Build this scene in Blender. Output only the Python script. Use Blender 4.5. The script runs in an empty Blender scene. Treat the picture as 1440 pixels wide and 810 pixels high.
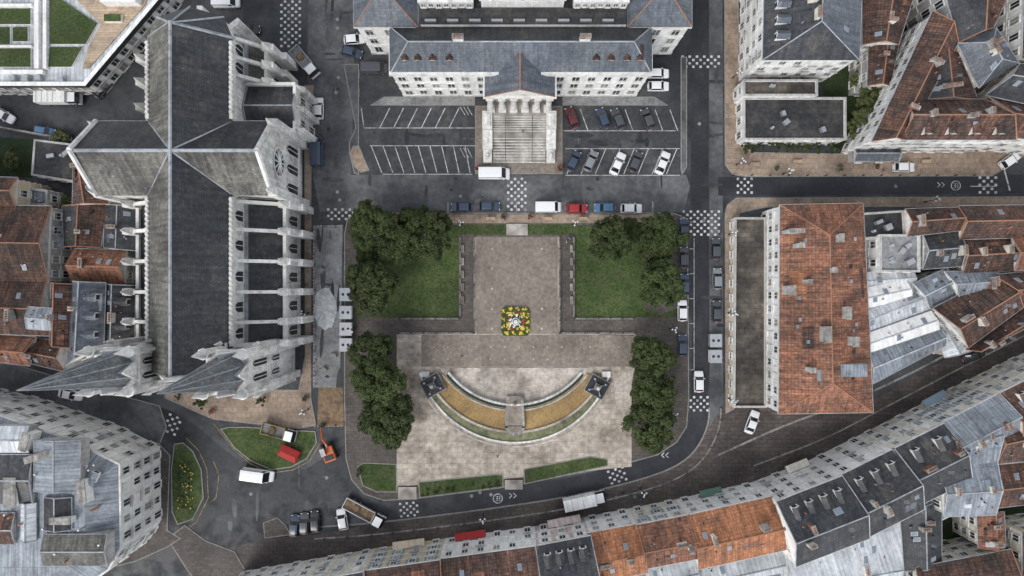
import bpy, math, random
import numpy as np
from mathutils import Vector
random.seed(7)
rnd = random.random
def U(a, b): return random.uniform(a, b)
H = 137.0
S = 7.0      # survey: 7 map units per metre at ground level
scene = bpy.context.scene
coll = scene.collection
def W(px, py, h=0.0):
    k = (H-h)/H/S
    return Vector(((px-720)*k, (405-py)*k, h))
def V(p, z): return Vector((p[0], p[1], z))

# ------------------------------------------------------------ materials
M = {}
def mat(name, c, c2=None, blot=0.15, thr=(0.5, 0.65), var=0.2, fine=0.2, fs=1.5, rough=0.8, spec=0.3,
        brick=None, streak=0.0, metal=0.0, rvar=0.0, objcol=False, coat=0.0, bump=0.0):
    m = bpy.data.materials.new(name); m.use_nodes = True
    nt = m.node_tree; N = nt.nodes; L = nt.links
    b = N['Principled BSDF']
    b.inputs['Roughness'].default_value = rough
    b.inputs['Metallic'].default_value = metal
    b.inputs['Specular IOR Level'].default_value = spec
    if coat: b.inputs['Coat Weight'].default_value = coat
    geo = N.new('ShaderNodeNewGeometry')
    def noise(scale, detail=4, vec=None, rough_=0.6):
        n = N.new('ShaderNodeTexNoise'); n.inputs['Scale'].default_value = scale
        n.inputs['Detail'].default_value = detail; n.inputs['Roughness'].default_value = rough_
        L.new(vec if vec else geo.outputs['Position'], n.inputs['Vector']); return n.outputs['Fac']
    def mr(v, a, b_, c_, d):
        n = N.new('ShaderNodeMapRange'); L.new(v, n.inputs['Value'])
        for k, x in zip(('From Min', 'From Max', 'To Min', 'To Max'), (a, b_, c_, d)): n.inputs[k].default_value = x
        return n.outputs['Result']
    def mix(a, b_, fac=1.0, mode='MULTIPLY'):
        n = N.new('ShaderNodeMix'); n.data_type = 'RGBA'; n.blend_type = mode
        if isinstance(fac, float): n.inputs[0].default_value = fac
        else: L.new(fac, n.inputs[0])
        for s, x in ((6, a), (7, b_)):
            if isinstance(x, tuple): n.inputs[s].default_value = (*x, 1)
            else: L.new(x, n.inputs[s])
        return n.outputs[2]
    if objcol:
        oi = N.new('ShaderNodeObjectInfo'); col = oi.outputs['Color']
    else:
        r = N.new('ShaderNodeRGB'); r.outputs[0].default_value = (*c, 1); col = r.outputs[0]
    if c2: col = mix(col, c2, mr(noise(blot, 6), thr[0], thr[1], 0, 1), 'MIX')
    if var: col = mix(col, mr(noise(0.07, 2), 0.3, 0.7, 1-var, 1+var))
    fn = None
    if fine:
        fn = noise(fs, 4); col = mix(col, mr(fn, 0.3, 0.7, 1-fine, 1+fine))
    uv = None
    if brick or streak:
        uv = N.new('ShaderNodeUVMap').outputs[0]
    if streak:
        mp = N.new('ShaderNodeMapping'); mp.inputs['Scale'].default_value = (1.6, 0.13, 1); L.new(uv, mp.inputs['Vector'])
        col = mix(col, mr(noise(1.0, 4, mp.outputs[0]), 0.35, 0.65, 1-streak, 1+streak))
    if brick:
        bw, bh, mort, lo, ml, off = brick
        t = N.new('ShaderNodeTexBrick'); L.new(uv, t.inputs['Vector'])
        t.offset = off
        t.inputs['Scale'].default_value = 1; t.inputs['Brick Width'].default_value = bw
        t.inputs['Row Height'].default_value = bh; t.inputs['Mortar Size'].default_value = mort
        t.inputs['Mortar Smooth'].default_value = 0.3
        t.inputs['Color1'].default_value = (1.1, 1.1, 1.1, 1); t.inputs['Color2'].default_value = (lo, lo, lo, 1)
        t.inputs['Mortar'].default_value = (ml, ml, ml, 1)
        col = mix(col, t.outputs['Color'])
    L.new(col, b.inputs['Base Color'])
    if rvar:
        L.new(mr(noise(0.25, 4), 0.4, 0.6, rough-rvar, rough+rvar), b.inputs['Roughness'])
    M[name] = m; return m

mat('asphalt', (0.064, 0.065, 0.067), (0.032, 0.034, 0.037), blot=0.10, thr=(0.42, 0.60), var=0.3, fine=0.25, fs=0.9, rough=0.5, rvar=0.25)
mat('asphalt_grey', (0.125, 0.126, 0.127), (0.058, 0.060, 0.064), blot=0.12, thr=(0.42, 0.60), var=0.25, fine=0.28, fs=1.0, rough=0.5, rvar=0.22)
mat('asphalt_lot', (0.050, 0.051, 0.054), (0.092, 0.09, 0.087), blot=0.2, thr=(0.5, 0.66), var=0.25, fine=0.3, fs=1.2, rough=0.5, rvar=0.22)
mat('asphalt_dark', (0.028, 0.029, 0.033), (0.047, 0.047, 0.05), blot=0.15, thr=(0.5, 0.7), var=0.2, fine=0.2, rough=0.45, rvar=0.2)
mat('asphalt_black', (0.02, 0.021, 0.024), (0.04, 0.04, 0.043), blot=0.4, thr=(0.5, 0.75), rough=0.5)
mat('paving_brown', (0.118, 0.100, 0.086), (0.064, 0.055, 0.049), blot=0.15, thr=(0.4, 0.7), var=0.25, fine=0.25, brick=(1.2, 0.6, 0.05, 0.85, 0.7, 0.5), rough=0.7)
mat('paving_setts', (0.105, 0.085, 0.074), (0.062, 0.052, 0.047), blot=0.12, thr=(0.42, 0.62), var=0.25, fine=0.3, brick=(1.6, 0.8, 0.07, 0.8, 0.65, 0.5), rough=0.6)
mat('paving_beige', (0.33, 0.25, 0.185), (0.18, 0.135, 0.105), blot=0.25, thr=(0.45, 0.7), var=0.2, fine=0.2, brick=(1.0, 1.0, 0.05, 0.9, 0.75, 0.5), rough=0.7)
mat('plaza_gravel', (0.262, 0.220, 0.18), (0.16, 0.133, 0.108), blot=0.11, thr=(0.38, 0.66), var=0.2, fine=0.28, fs=1.4, rough=0.8, brick=(4.0, 4.0, 0.08, 0.94, 0.9, 0.5))
mat('plaza_concrete', (0.455, 0.395, 0.325), (0.20, 0.163, 0.128), blot=0.13, thr=(0.46, 0.66), var=0.22, fine=0.32, fs=0.9, rough=0.75, brick=(2.2, 1.1, 0.06, 0.9, 0.78, 0.5))
mat('plaza_light', (0.49, 0.435, 0.37), (0.27, 0.225, 0.185), blot=0.2, thr=(0.45, 0.66), var=0.2, fine=0.28, brick=(1.6, 1.6, 0.05, 0.92, 0.82, 0.5), rough=0.75)
mat('concrete', (0.25, 0.252, 0.247), (0.15, 0.15, 0.15), blot=0.22, thr=(0.42, 0.64), var=0.2, fine=0.28)
mat('cement_gravel', (0.55, 0.55, 0.54), (0.38, 0.38, 0.38), blot=0.5, thr=(0.5, 0.7), var=0.1, fine=0.25)
mat('dirt', (0.20, 0.135, 0.08), (0.12, 0.085, 0.055), blot=0.5, fine=0.35)
mat('ochre_gravel', (0.37, 0.245, 0.105), (0.23, 0.155, 0.075), blot=0.3, thr=(0.4, 0.7), fine=0.25, fs=3, rough=0.9)
mat('algae', (0.19, 0.19, 0.10), (0.09, 0.105, 0.05), blot=0.5, fine=0.3, rough=0.5)
mat('kerb_stone', (0.24, 0.228, 0.205), fine=0.25)
mat('paint_white', (0.60, 0.60, 0.585), (0.16, 0.16, 0.16), blot=0.9, thr=(0.46, 0.70), fine=0.25, fs=4, rough=0.6)
mat('paint_yellow', (0.36, 0.28, 0.10), (0.12, 0.105, 0.07), blot=0.9, thr=(0.42, 0.62), fine=0.2)
mat('grass', (0.043, 0.068, 0.019), (0.073, 0.086, 0.034), blot=0.3, thr=(0.4, 0.7), var=0.3, fine=0.5, fs=2.2, rough=0.9)
mat('hedge', (0.025, 0.042, 0.016), (0.042, 0.056, 0.02), blot=0.6, fine=0.4, fs=3)
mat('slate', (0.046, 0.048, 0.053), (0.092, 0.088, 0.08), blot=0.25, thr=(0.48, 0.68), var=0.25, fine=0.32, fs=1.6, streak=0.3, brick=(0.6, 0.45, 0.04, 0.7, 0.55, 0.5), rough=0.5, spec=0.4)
mat('slate_lichen', (0.19, 0.18, 0.155), (0.10, 0.095, 0.085), blot=0.2, thr=(0.4, 0.60), var=0.2, fine=0.32, fs=1.5, streak=0.35, brick=(0.7, 0.5, 0.04, 0.8, 0.65, 0.5), rough=0.7)  # slate in a paler grey-brown; the church's left and bottom slopes use it
mat('slate_blue', (0.102, 0.116, 0.138), (0.15, 0.158, 0.168), blot=0.25, thr=(0.45, 0.7), var=0.15, fine=0.22, fs=1.8, streak=0.25, brick=(0.6, 0.5, 0.04, 0.78, 0.65, 0.5), rough=0.45, spec=0.4)
mat('spire_slate', (0.17, 0.182, 0.195), (0.24, 0.245, 0.24), blot=0.3, thr=(0.45, 0.66), var=0.1, fine=0.25, streak=0.2, brick=(0.7, 0.9, 0.06, 0.78, 0.6, 0.5), rough=0.55)
mat('clay_tile', (0.30, 0.138, 0.085), (0.17, 0.092, 0.064), blot=0.3, thr=(0.42, 0.62), var=0.25, fine=0.4, fs=1.6, streak=0.32, brick=(0.5, 0.6, 0.06, 0.75, 0.6, 0.0), rough=0.85)
mat('clay_tile_brown', (0.145, 0.078, 0.057), (0.07, 0.052, 0.044), blot=0.3, thr=(0.4, 0.62), var=0.35, fine=0.42, fs=1.6, streak=0.35, brick=(0.5, 0.6, 0.06, 0.7, 0.5, 0.0), rough=0.85)
mat('clay_tile_orange', (0.40, 0.172, 0.086), (0.25, 0.12, 0.072), blot=0.3, thr=(0.45, 0.65), var=0.15, fine=0.3, fs=1.8, streak=0.28, brick=(0.5, 0.6, 0.06, 0.8, 0.65, 0.0), rough=0.85)
mat('zinc', (0.27, 0.295, 0.32), (0.17, 0.185, 0.205), blot=0.3, thr=(0.42, 0.66), var=0.15, fine=0.2, streak=0.25, brick=(0.65, 7.0, 0.05, 0.9, 0.6, 0.0), rough=0.5, metal=0.2)
mat('zinc_pale', (0.54, 0.555, 0.565), (0.36, 0.375, 0.385), blot=0.3, thr=(0.45, 0.7), var=0.12, fine=0.15, streak=0.2, brick=(0.8, 9.0, 0.05, 0.94, 0.65, 0.0), rough=0.5)
mat('lead', (0.36, 0.375, 0.39), (0.22, 0.23, 0.245), blot=0.5, fine=0.2, rough=0.5)
mat('bitumen', (0.038, 0.038, 0.04), (0.08, 0.076, 0.07), blot=0.25, thr=(0.45, 0.65), fine=0.35, rough=0.75, brick=(8.0, 1.0, 0.04, 0.85, 0.7, 0.5))
mat('bitumen_brown', (0.145, 0.122, 0.10), (0.06, 0.053, 0.046), blot=0.2, thr=(0.4, 0.58), fine=0.42, fs=1.6, rough=0.8, brick=(2.0, 1.0, 0.06, 0.75, 0.65, 0.5))
mat('plaster_white', (0.78, 0.77, 0.735), (0.58, 0.56, 0.52), blot=0.3, thr=(0.52, 0.78), var=0.08, fine=0.1, streak=0.12)
mat('plaster_cream', (0.70, 0.65, 0.55), (0.50, 0.455, 0.38), blot=0.3, thr=(0.5, 0.75), var=0.1, fine=0.1, streak=0.12)
mat('plaster_ochre', (0.62, 0.51, 0.37), (0.43, 0.35, 0.26), blot=0.3, thr=(0.5, 0.75), var=0.1, fine=0.1, streak=0.12)
mat('plaster_grey', (0.44, 0.43, 0.41), (0.27, 0.26, 0.24), blot=0.3, thr=(0.45, 0.7), var=0.15, fine=0.15, streak=0.2)
mat('plaster_pink', (0.58, 0.48, 0.44), (0.40, 0.34, 0.31), blot=0.3, thr=(0.45, 0.7), var=0.15, fine=0.15, streak=0.2)
mat('limestone', (0.70, 0.685, 0.645), (0.36, 0.35, 0.325), blot=0.3, thr=(0.48, 0.72), var=0.12, fine=0.22, fs=1.6, streak=0.2)
mat('limestone_dark', (0.30, 0.28, 0.25), (0.14, 0.13, 0.12), blot=0.35, thr=(0.42, 0.65), var=0.15, fine=0.3, fs=2, streak=0.25)
mat('steps_stone', (0.42, 0.385, 0.34), (0.17, 0.15, 0.128), blot=0.35, thr=(0.45, 0.64), var=0.2, fine=0.35, fs=1.4)
mat('trim_stone', (0.70, 0.685, 0.645), (0.42, 0.40, 0.37), blot=0.6, thr=(0.5, 0.75), fine=0.15)
mat('glass', (0.03, 0.036, 0.045), fine=0, var=0.2, rough=0.12, spec=0.6)
mat('curtain', (0.24, 0.24, 0.23), fine=0.1, var=0.2, rough=0.3, spec=0.5)
mat('rooflight', (0.20, 0.24, 0.28), fine=0.1, rough=0.15, spec=0.6)
mat('shutter_white', (0.74, 0.74, 0.72), fine=0.1)
mat('shutter_blue', (0.25, 0.33, 0.39), fine=0.1)
mat('shutter_green', (0.10, 0.17, 0.13), fine=0.1)
mat('shutter_red', (0.25, 0.05, 0.04), fine=0.1)
mat('brick_red', (0.22, 0.10, 0.07), (0.13, 0.08, 0.06), blot=1, fine=0.3)
mat('terracotta', (0.33, 0.165, 0.10), fine=0.25, fs=3)
mat('iron', (0.03, 0.03, 0.032), fine=0.1, rough=0.5)
mat('steel', (0.40, 0.41, 0.42), fine=0.1, rough=0.4, metal=0.5)
mat('timber', (0.44, 0.34, 0.24), (0.30, 0.23, 0.17), blot=0.5, fine=0.2, brick=(6, 0.5, 0.05, 0.85, 0.7, 0.5))
mat('bark', (0.09, 0.07, 0.05), fine=0.4, fs=4)
mat('water', (0.03, 0.05, 0.06), fine=0, rough=0.05, spec=0.8)
mat('tyre', (0.02, 0.02, 0.02), fine=0, rough=0.8)
mat('car_paint', (0.5, 0.5, 0.5), objcol=True, var=0, fine=0.04, rough=0.28, spec=0.5, coat=0.6)
mat('car_glass', (0.012, 0.014, 0.018), fine=0, var=0, rough=0.08, spec=0.8)
mat('car_trim', (0.03, 0.03, 0.03), fine=0, var=0, rough=0.5)
mat('lamp_front', (0.7, 0.7, 0.68), fine=0, var=0, rough=0.2)
mat('lamp_rear', (0.35, 0.02, 0.02), fine=0, var=0, rough=0.2)
mat('globe_white', (0.7, 0.7, 0.68), fine=0, var=0, rough=0.3)
mat('orange_paint', (0.52, 0.13, 0.04), fine=0.1, rough=0.4)
mat('red_canvas', (0.36, 0.03, 0.028), fine=0.1, rough=0.7)
mat('skin', (0.45, 0.28, 0.2), fine=0, var=0, rough=0.6)
mat('hair', (0.04, 0.025, 0.018), fine=0, var=0)
mat('cloth', (0.1, 0.1, 0.1), objcol=True, fine=0, var=0)
mat('trousers', (0.03, 0.035, 0.055), fine=0, var=0)
for nm, c in (('flower_yellow', (0.62, 0.47, 0.07)), ('flower_red', (0.38, 0.04, 0.035)), ('flower_white', (0.7, 0.66, 0.60)), ('flower_dark', (0.05, 0.075, 0.025))):
    mat(nm, c, fine=0.3, fs=6)

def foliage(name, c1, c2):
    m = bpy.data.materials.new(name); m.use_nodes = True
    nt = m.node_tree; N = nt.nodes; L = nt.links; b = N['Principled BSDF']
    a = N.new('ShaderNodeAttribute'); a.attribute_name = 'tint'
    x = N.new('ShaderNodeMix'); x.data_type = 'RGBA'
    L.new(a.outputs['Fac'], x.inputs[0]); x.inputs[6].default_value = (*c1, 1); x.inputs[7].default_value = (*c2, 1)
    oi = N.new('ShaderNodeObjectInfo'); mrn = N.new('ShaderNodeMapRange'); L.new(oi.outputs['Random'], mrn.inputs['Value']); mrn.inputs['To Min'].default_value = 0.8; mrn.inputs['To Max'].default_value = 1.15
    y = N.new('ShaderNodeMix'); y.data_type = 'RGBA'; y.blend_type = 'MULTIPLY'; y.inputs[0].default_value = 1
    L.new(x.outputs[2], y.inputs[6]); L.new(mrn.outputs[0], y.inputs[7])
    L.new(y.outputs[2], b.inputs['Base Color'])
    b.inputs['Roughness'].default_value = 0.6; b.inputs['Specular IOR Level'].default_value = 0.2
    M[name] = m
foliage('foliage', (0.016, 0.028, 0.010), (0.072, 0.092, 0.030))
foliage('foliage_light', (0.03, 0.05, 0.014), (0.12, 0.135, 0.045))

# ------------------------------------------------------------ mesh builder
class MB:
    def __init__(s): s.v = []; s.f = []; s.m = []; s.mats = []
    def mi(s, n):
        if n not in s.mats: s.mats.append(n)
        return s.mats.index(n)
    def face(s, pts, m):
        i = len(s.v); s.v += [tuple(p) for p in pts]; s.f.append(tuple(range(i, i+len(pts)))); s.m.append(s.mi(m))
    def obox(s, o, a, b, c, m, top=None):
        o = Vector(o); a = Vector(a); b = Vector(b); c = Vector(c)
        if a.cross(b).dot(c) < 0: a, b = b, a
        i = len(s.v)
        s.v += [tuple(x) for x in (o, o+a, o+a+b, o+b, o+c, o+a+c, o+a+b+c, o+b+c)]
        k = s.mi(m); t = s.mi(top) if top else k
        for q, mm in (((0, 3, 2, 1), k), ((4, 5, 6, 7), t), ((0, 1, 5, 4), k), ((1, 2, 6, 5), k), ((2, 3, 7, 6), k), ((3, 0, 4, 7), k)):
            s.f.append(tuple(i+j for j in q)); s.m.append(mm)
    def box(s, cx, cy, z0, z1, lx, ly, ang, m, top=None):
        c, sn = math.cos(ang), math.sin(ang)
        a = Vector((c*lx, sn*lx, 0)); b = Vector((-sn*ly, c*ly, 0))
        s.obox(Vector((cx, cy, z0))-a/2-b/2, a, b, (0, 0, z1-z0), m, top)
    def prism(s, pts, z0, z1, side, top=None, bottom=False):
        pts = ccw(pts); n = len(pts)
        for i in range(n):
            a, b = pts[i], pts[(i+1) % n]
            s.face([V(a, z0), V(b, z0), V(b, z1), V(a, z1)], side)
        if top is not False: s.face([V(p, z1) for p in pts], top or side)
    def frustum(s, c, r0, r1, z0, z1, n, m, rot=0.0, cap=True, c1=None):
        c1 = c1 or c
        A = [Vector((c[0]+r0*math.cos(rot+2*math.pi*i/n), c[1]+r0*math.sin(rot+2*math.pi*i/n), z0)) for i in range(n)]
        if r1 < 1e-4:
            for i in range(n): s.face([A[i], A[(i+1) % n], (c1[0], c1[1], z1)], m)
            return
        B = [Vector((c1[0]+r1*math.cos(rot+2*math.pi*i/n), c1[1]+r1*math.sin(rot+2*math.pi*i/n), z1)) for i in range(n)]
        for i in range(n): s.face([A[i], A[(i+1) % n], B[(i+1) % n], B[i]], m)
        if cap: s.face(B, m)
    def tube(s, p, q, r0, r1, n, m):
        p = Vector(p); q = Vector(q); d = (q-p).normalized()
        x = d.cross(Vector((0, 0, 1)))
        if x.length < 1e-3: x = Vector((1, 0, 0))
        x.normalize(); y = d.cross(x)
        A = [p+(x*math.cos(t)+y*math.sin(t))*r0 for t in [2*math.pi*i/n for i in range(n)]]
        B = [q+(x*math.cos(t)+y*math.sin(t))*r1 for t in [2*math.pi*i/n for i in range(n)]]
        for i in range(n): s.face([A[i], A[(i+1) % n], B[(i+1) % n], B[i]], m)
        s.face(A[::-1], m); s.face(B, m)
    def ball(s, c, r, m, n=8, k=5, sz=1.0):
        c = Vector(c)
        def P(i, j):
            t = math.pi*j/k; a = 2*math.pi*i/n
            return c+Vector((r*math.sin(t)*math.cos(a), r*math.sin(t)*math.sin(a), -r*sz*math.cos(t)))
        for j in range(k):
            for i in range(n):
                q = [P(i, j), P(i+1, j), P(i+1, j+1), P(i, j+1)]
                if j == 0: q = [q[0], q[2], q[3]]
                elif j == k-1: q = [q[0], q[1], q[2]]
                s.face(q, m)
    def mesh(s, name):
        me = bpy.data.meshes.new(name); me.from_pydata(s.v, [], s.f)
        for n in s.mats: me.materials.append(M[n])
        me.polygons.foreach_set('material_index', s.m)
        uv = me.uv_layers.new(name='UVMap')
        co = np.array(s.v, dtype=np.float64)
        out = np.zeros((len(me.loops), 2)); k = 0
        nrm = np.zeros(len(me.polygons)*3); me.polygons.foreach_get('normal', nrm); nrm = nrm.reshape(-1, 3)
        for fi, f in enumerate(s.f):
            n = nrm[fi]; l = len(f); P = co[list(f)]
            h = math.hypot(n[0], n[1])
            if h < 0.02: out[k:k+l, 0] = P[:, 0]; out[k:k+l, 1] = P[:, 1]
            else:
                u = np.array((-n[1]/h, n[0]/h, 0)); v = np.cross(n, u)
                out[k:k+l, 0] = P@u; out[k:k+l, 1] = P@v
            k += l
        uv.data.foreach_set('uv', out.ravel())
        me.update(); return me
    def build(s, name, smooth=False):
        me = s.mesh(name)
        if smooth: me.polygons.foreach_set('use_smooth', [True]*len(me.polygons))
        o = bpy.data.objects.new(name, me); coll.objects.link(o); return o
def ccw(pts):
    a = 0
    for i in range(len(pts)):
        p, q = pts[i], pts[(i+1) % len(pts)]; a += p[0]*q[1]-q[0]*p[1]
    return list(pts) if a > 0 else list(pts)[::-1]
class Bld:
    def __init__(s, name): s.name = name; s.p = {}
    def __getitem__(s, k): return s.p.setdefault(k, MB())
    def finish(s):
        allv = np.concatenate([np.array(m.v) for m in s.p.values() if m.v])
        c = (allv.min(0)+allv.max(0))/2; c[2] = 0
        e = bpy.data.objects.new(s.name, None); e.empty_display_size = 2; coll.objects.link(e); e.location = c
        for k, m in s.p.items():
            if not m.v: continue
            o = m.build(k); o.parent = e; o.location = -Vector(c)
        return e

# ------------------------------------------------------------ facade and roof helpers
def facade(B, A, C, z0, z1, nf, bay=2.7, ww=1.15, wf=0.62, trim='trim_stone', shutter=None, balcony=0.0, band=True, ledge=True):
    A = Vector((A[0], A[1], 0)); C = Vector((C[0], C[1], 0)); d = C-A; L = d.length
    if L < 2.2: return
    u = d/L; n = Vector((u.y, -u.x, 0)); nb = max(1, int(L/bay)); sp = L/nb; fh = (z1-z0)/nf
    w = B['windows']; T = B['trim']
    Z = Vector((0, 0, 1))
    for fl in range(nf):
        zb = z0+fl*fh; wh = fh*wf
        if band and fl > 0:
            T.obox(A+Z*(zb-0.1), u*L, n*0.12, Z*0.2, trim)
        for b in range(nb):
            x = (b+0.5)*sp; sill = zb+(fh-wh)*0.55
            if fl == 0: sill = zb+0.25 if (b % 2 == 0) else sill
            hh = zb+(fh-wh)*0.55+wh-sill
            o = A+u*(x-ww/2)+Z*sill
            r_ = rnd()
            if shutter and fl > 0 and r_ < 0.15:
                w.obox(o, u*ww, n*0.05, Z*hh, shutter)
            else:
                w.obox(o, u*ww, n*0.03, Z*hh, 'curtain' if r_ > 0.72 else 'glass')
                w.obox(o+u*(ww/2-0.04), u*0.08, n*0.06, Z*hh, 'shutter_white')
                if rnd() < 0.3: w.obox(o+n*0.02+Z*hh*0.55, u*ww, n*0.02, Z*hh*0.45, 'curtain')
            T.obox(o-u*0.16-Z*0.02, u*0.16, n*0.12, Z*(hh+0.02), trim)
            T.obox(o+u*ww-Z*0.02, u*0.16, n*0.12, Z*(hh+0.02), trim)
            T.obox(o-u*0.2+Z*hh, u*(ww+0.4), n*0.2, Z*0.2, trim)
            if ledge: T.obox(o-u*0.2-Z*0.16, u*(ww+0.4), n*0.26, Z*0.13, trim)
            if shutter and fl > 0 and 0.15 < r_ < 0.9:
                for sx in (-0.18-ww*0.5, ww+0.18):
                    w.obox(o+u*sx+n*0.0, u*ww*0.5, n*0.09, Z*hh, shutter)
            if balcony and fl > 0 and rnd() < balcony:
                g = B['balconies']; o2 = o-u*0.35-Z*0.2
                g.obox(o2, u*(ww+0.7), n*0.6, Z*0.12, trim)
                for k in range(7):
                    g.obox(o2+u*((ww+0.66)*k/6)+n*0.56+Z*0.12, u*0.04, n*0.04, Z*0.85, 'iron')
                g.obox(o2+n*0.54+Z*0.97, u*(ww+0.7), n*0.06, Z*0.06, 'iron')

def chimney(B, x, y, zb, zt, l=1.2, w=0.6, ang=0.0, m='plaster_grey'):
    c = B['chimneys']
    c.box(x, y, zb, zt, l, w, ang, m); c.box(x, y, zt, zt+0.15, l+0.2, w+0.2, ang, 'limestone_dark')
    n = max(1, int(l/0.45))
    for i in range(n):
        t = (i-(n-1)/2)*0.42
        c.frustum((x+math.cos(ang)*t, y+math.sin(ang)*t), 0.15, 0.12, zt+0.15, zt+0.6, 6, 'terracotta')

def dormer(B, p, out, w=1.3, h=1.5, d=1.8, wall='plaster_white', roof='slate', rh=0.6):
    out = Vector((out[0], out[1], 0)).normalized(); u = Vector((-out.y, out.x, 0)); Z = Vector((0, 0, 1))
    D = B['dormers']; o = p+out*0.0-u*w/2-out*d
    D.obox(o, u*w, out*d, Z*h, wall)
    a = p-u*(w/2+0.15)+out*0.15+Z*h; b = p+u*(w/2+0.15)+out*0.15+Z*h
    a2 = a-out*(d+0.6); b2 = b-out*(d+0.6); r = (a+b)/2+Z*rh; r2 = (a2+b2)/2+Z*rh
    D.face([a, r, r2, a2], roof); D.face([b, b2, r2, r], roof); D.face([a, b, r], wall)
    D.obox(p-u*w*0.32+Z*0.2+out*0.0, u*w*0.64, out*0.04, Z*(h-0.35), 'glass')

def offset_quad(q, d):
    r = []
    n = len(q)
    for i in range(n):
        p0, p1, p2 = [Vector((x[0], x[1], 0)) for x in (q[i-1], q[i], q[(i+1) % n])]
        e1 = (p1-p0).normalized(); e2 = (p2-p1).normalized()
        n1 = Vector((e1.y, -e1.x, 0)); n2 = Vector((e2.y, -e2.x, 0))
        k = 1+n1.dot(n2); k = max(k, 0.3)
        r.append(p1+(n1+n2)*d/k)
    return r

def gable_roof(B, q, z, zr, hip=0.0, m1='clay_tile', m2=None, oh=0.35, ridge='lead', wall='plaster_white', m3=None, cap=0.13):
    """q CCW; eaves on edges 0-1 and 2-3, ridge joins mid of 1-2 and 3-0"""
    m2 = m2 or m1; R = B['roof']
    a, b, c, d = [V(p, z) for p in offset_quad(q, oh)]
    e1 = (b+c)/2; e0 = (a+d)/2; l = (e1-e0).length; t = min(0.48, hip/l) if hip else 0.0
    r0 = e0+(e1-e0)*t; r1 = e1-(e1-e0)*t; r0.z = r1.z = zr
    R.face([a, b, r1, r0], m1); R.face([c, d, r0, r1], m2)
    if hip: R.face([b, c, r1], m3 or m1); R.face([d, a, r0], m3 or m2)
    else:
        o = offset_quad(q, 0.0); Wl = B['walls']
        A2, B2, C2, D2 = [V(p, z-0.05) for p in o]
        f1 = (B2+C2)/2; f0 = (A2+D2)/2; f1.z = f0.z = zr-0.1
        Wl.face([B2, C2, f1], wall); Wl.face([D2, A2, f0], wall)
        for p, r in ((a, r0), (d, r0), (b, r1), (c, r1)):
            R.tube(p+Vector((0, 0, 0.02)), r+Vector((0, 0, 0.02)), 0.1, 0.1, 4, ridge)
    if cap:
        R.tube(r0+Vector((0, 0, 0.03)), r1+Vector((0, 0, 0.03)), cap, cap, 6, ridge)
        if hip:
            for p, r in ((a, r0), (d, r0), (b, r1), (c, r1)): R.tube(p+Vector((0, 0, 0.02)), r+Vector((0, 0, 0.03)), cap*0.8, cap*0.8, 6, ridge)
    # gutters
    for p, r in ((a, b), (c, d)): R.tube(p-Vector((0, 0, 0.05)), r-Vector((0, 0, 0.05)), 0.09, 0.09, 5, 'lead')
    def slope(side, s, t):
        if side == 0: p = a.lerp(b, s); r = r0.lerp(r1, s)
        else: p = c.lerp(d, s); r = r1.lerp(r0, s)
        return p.lerp(r, t)
    n0 = Vector(((b-a).y, -(b-a).x, 0)).normalized()
    return slope, (r0, r1), n0

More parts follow.
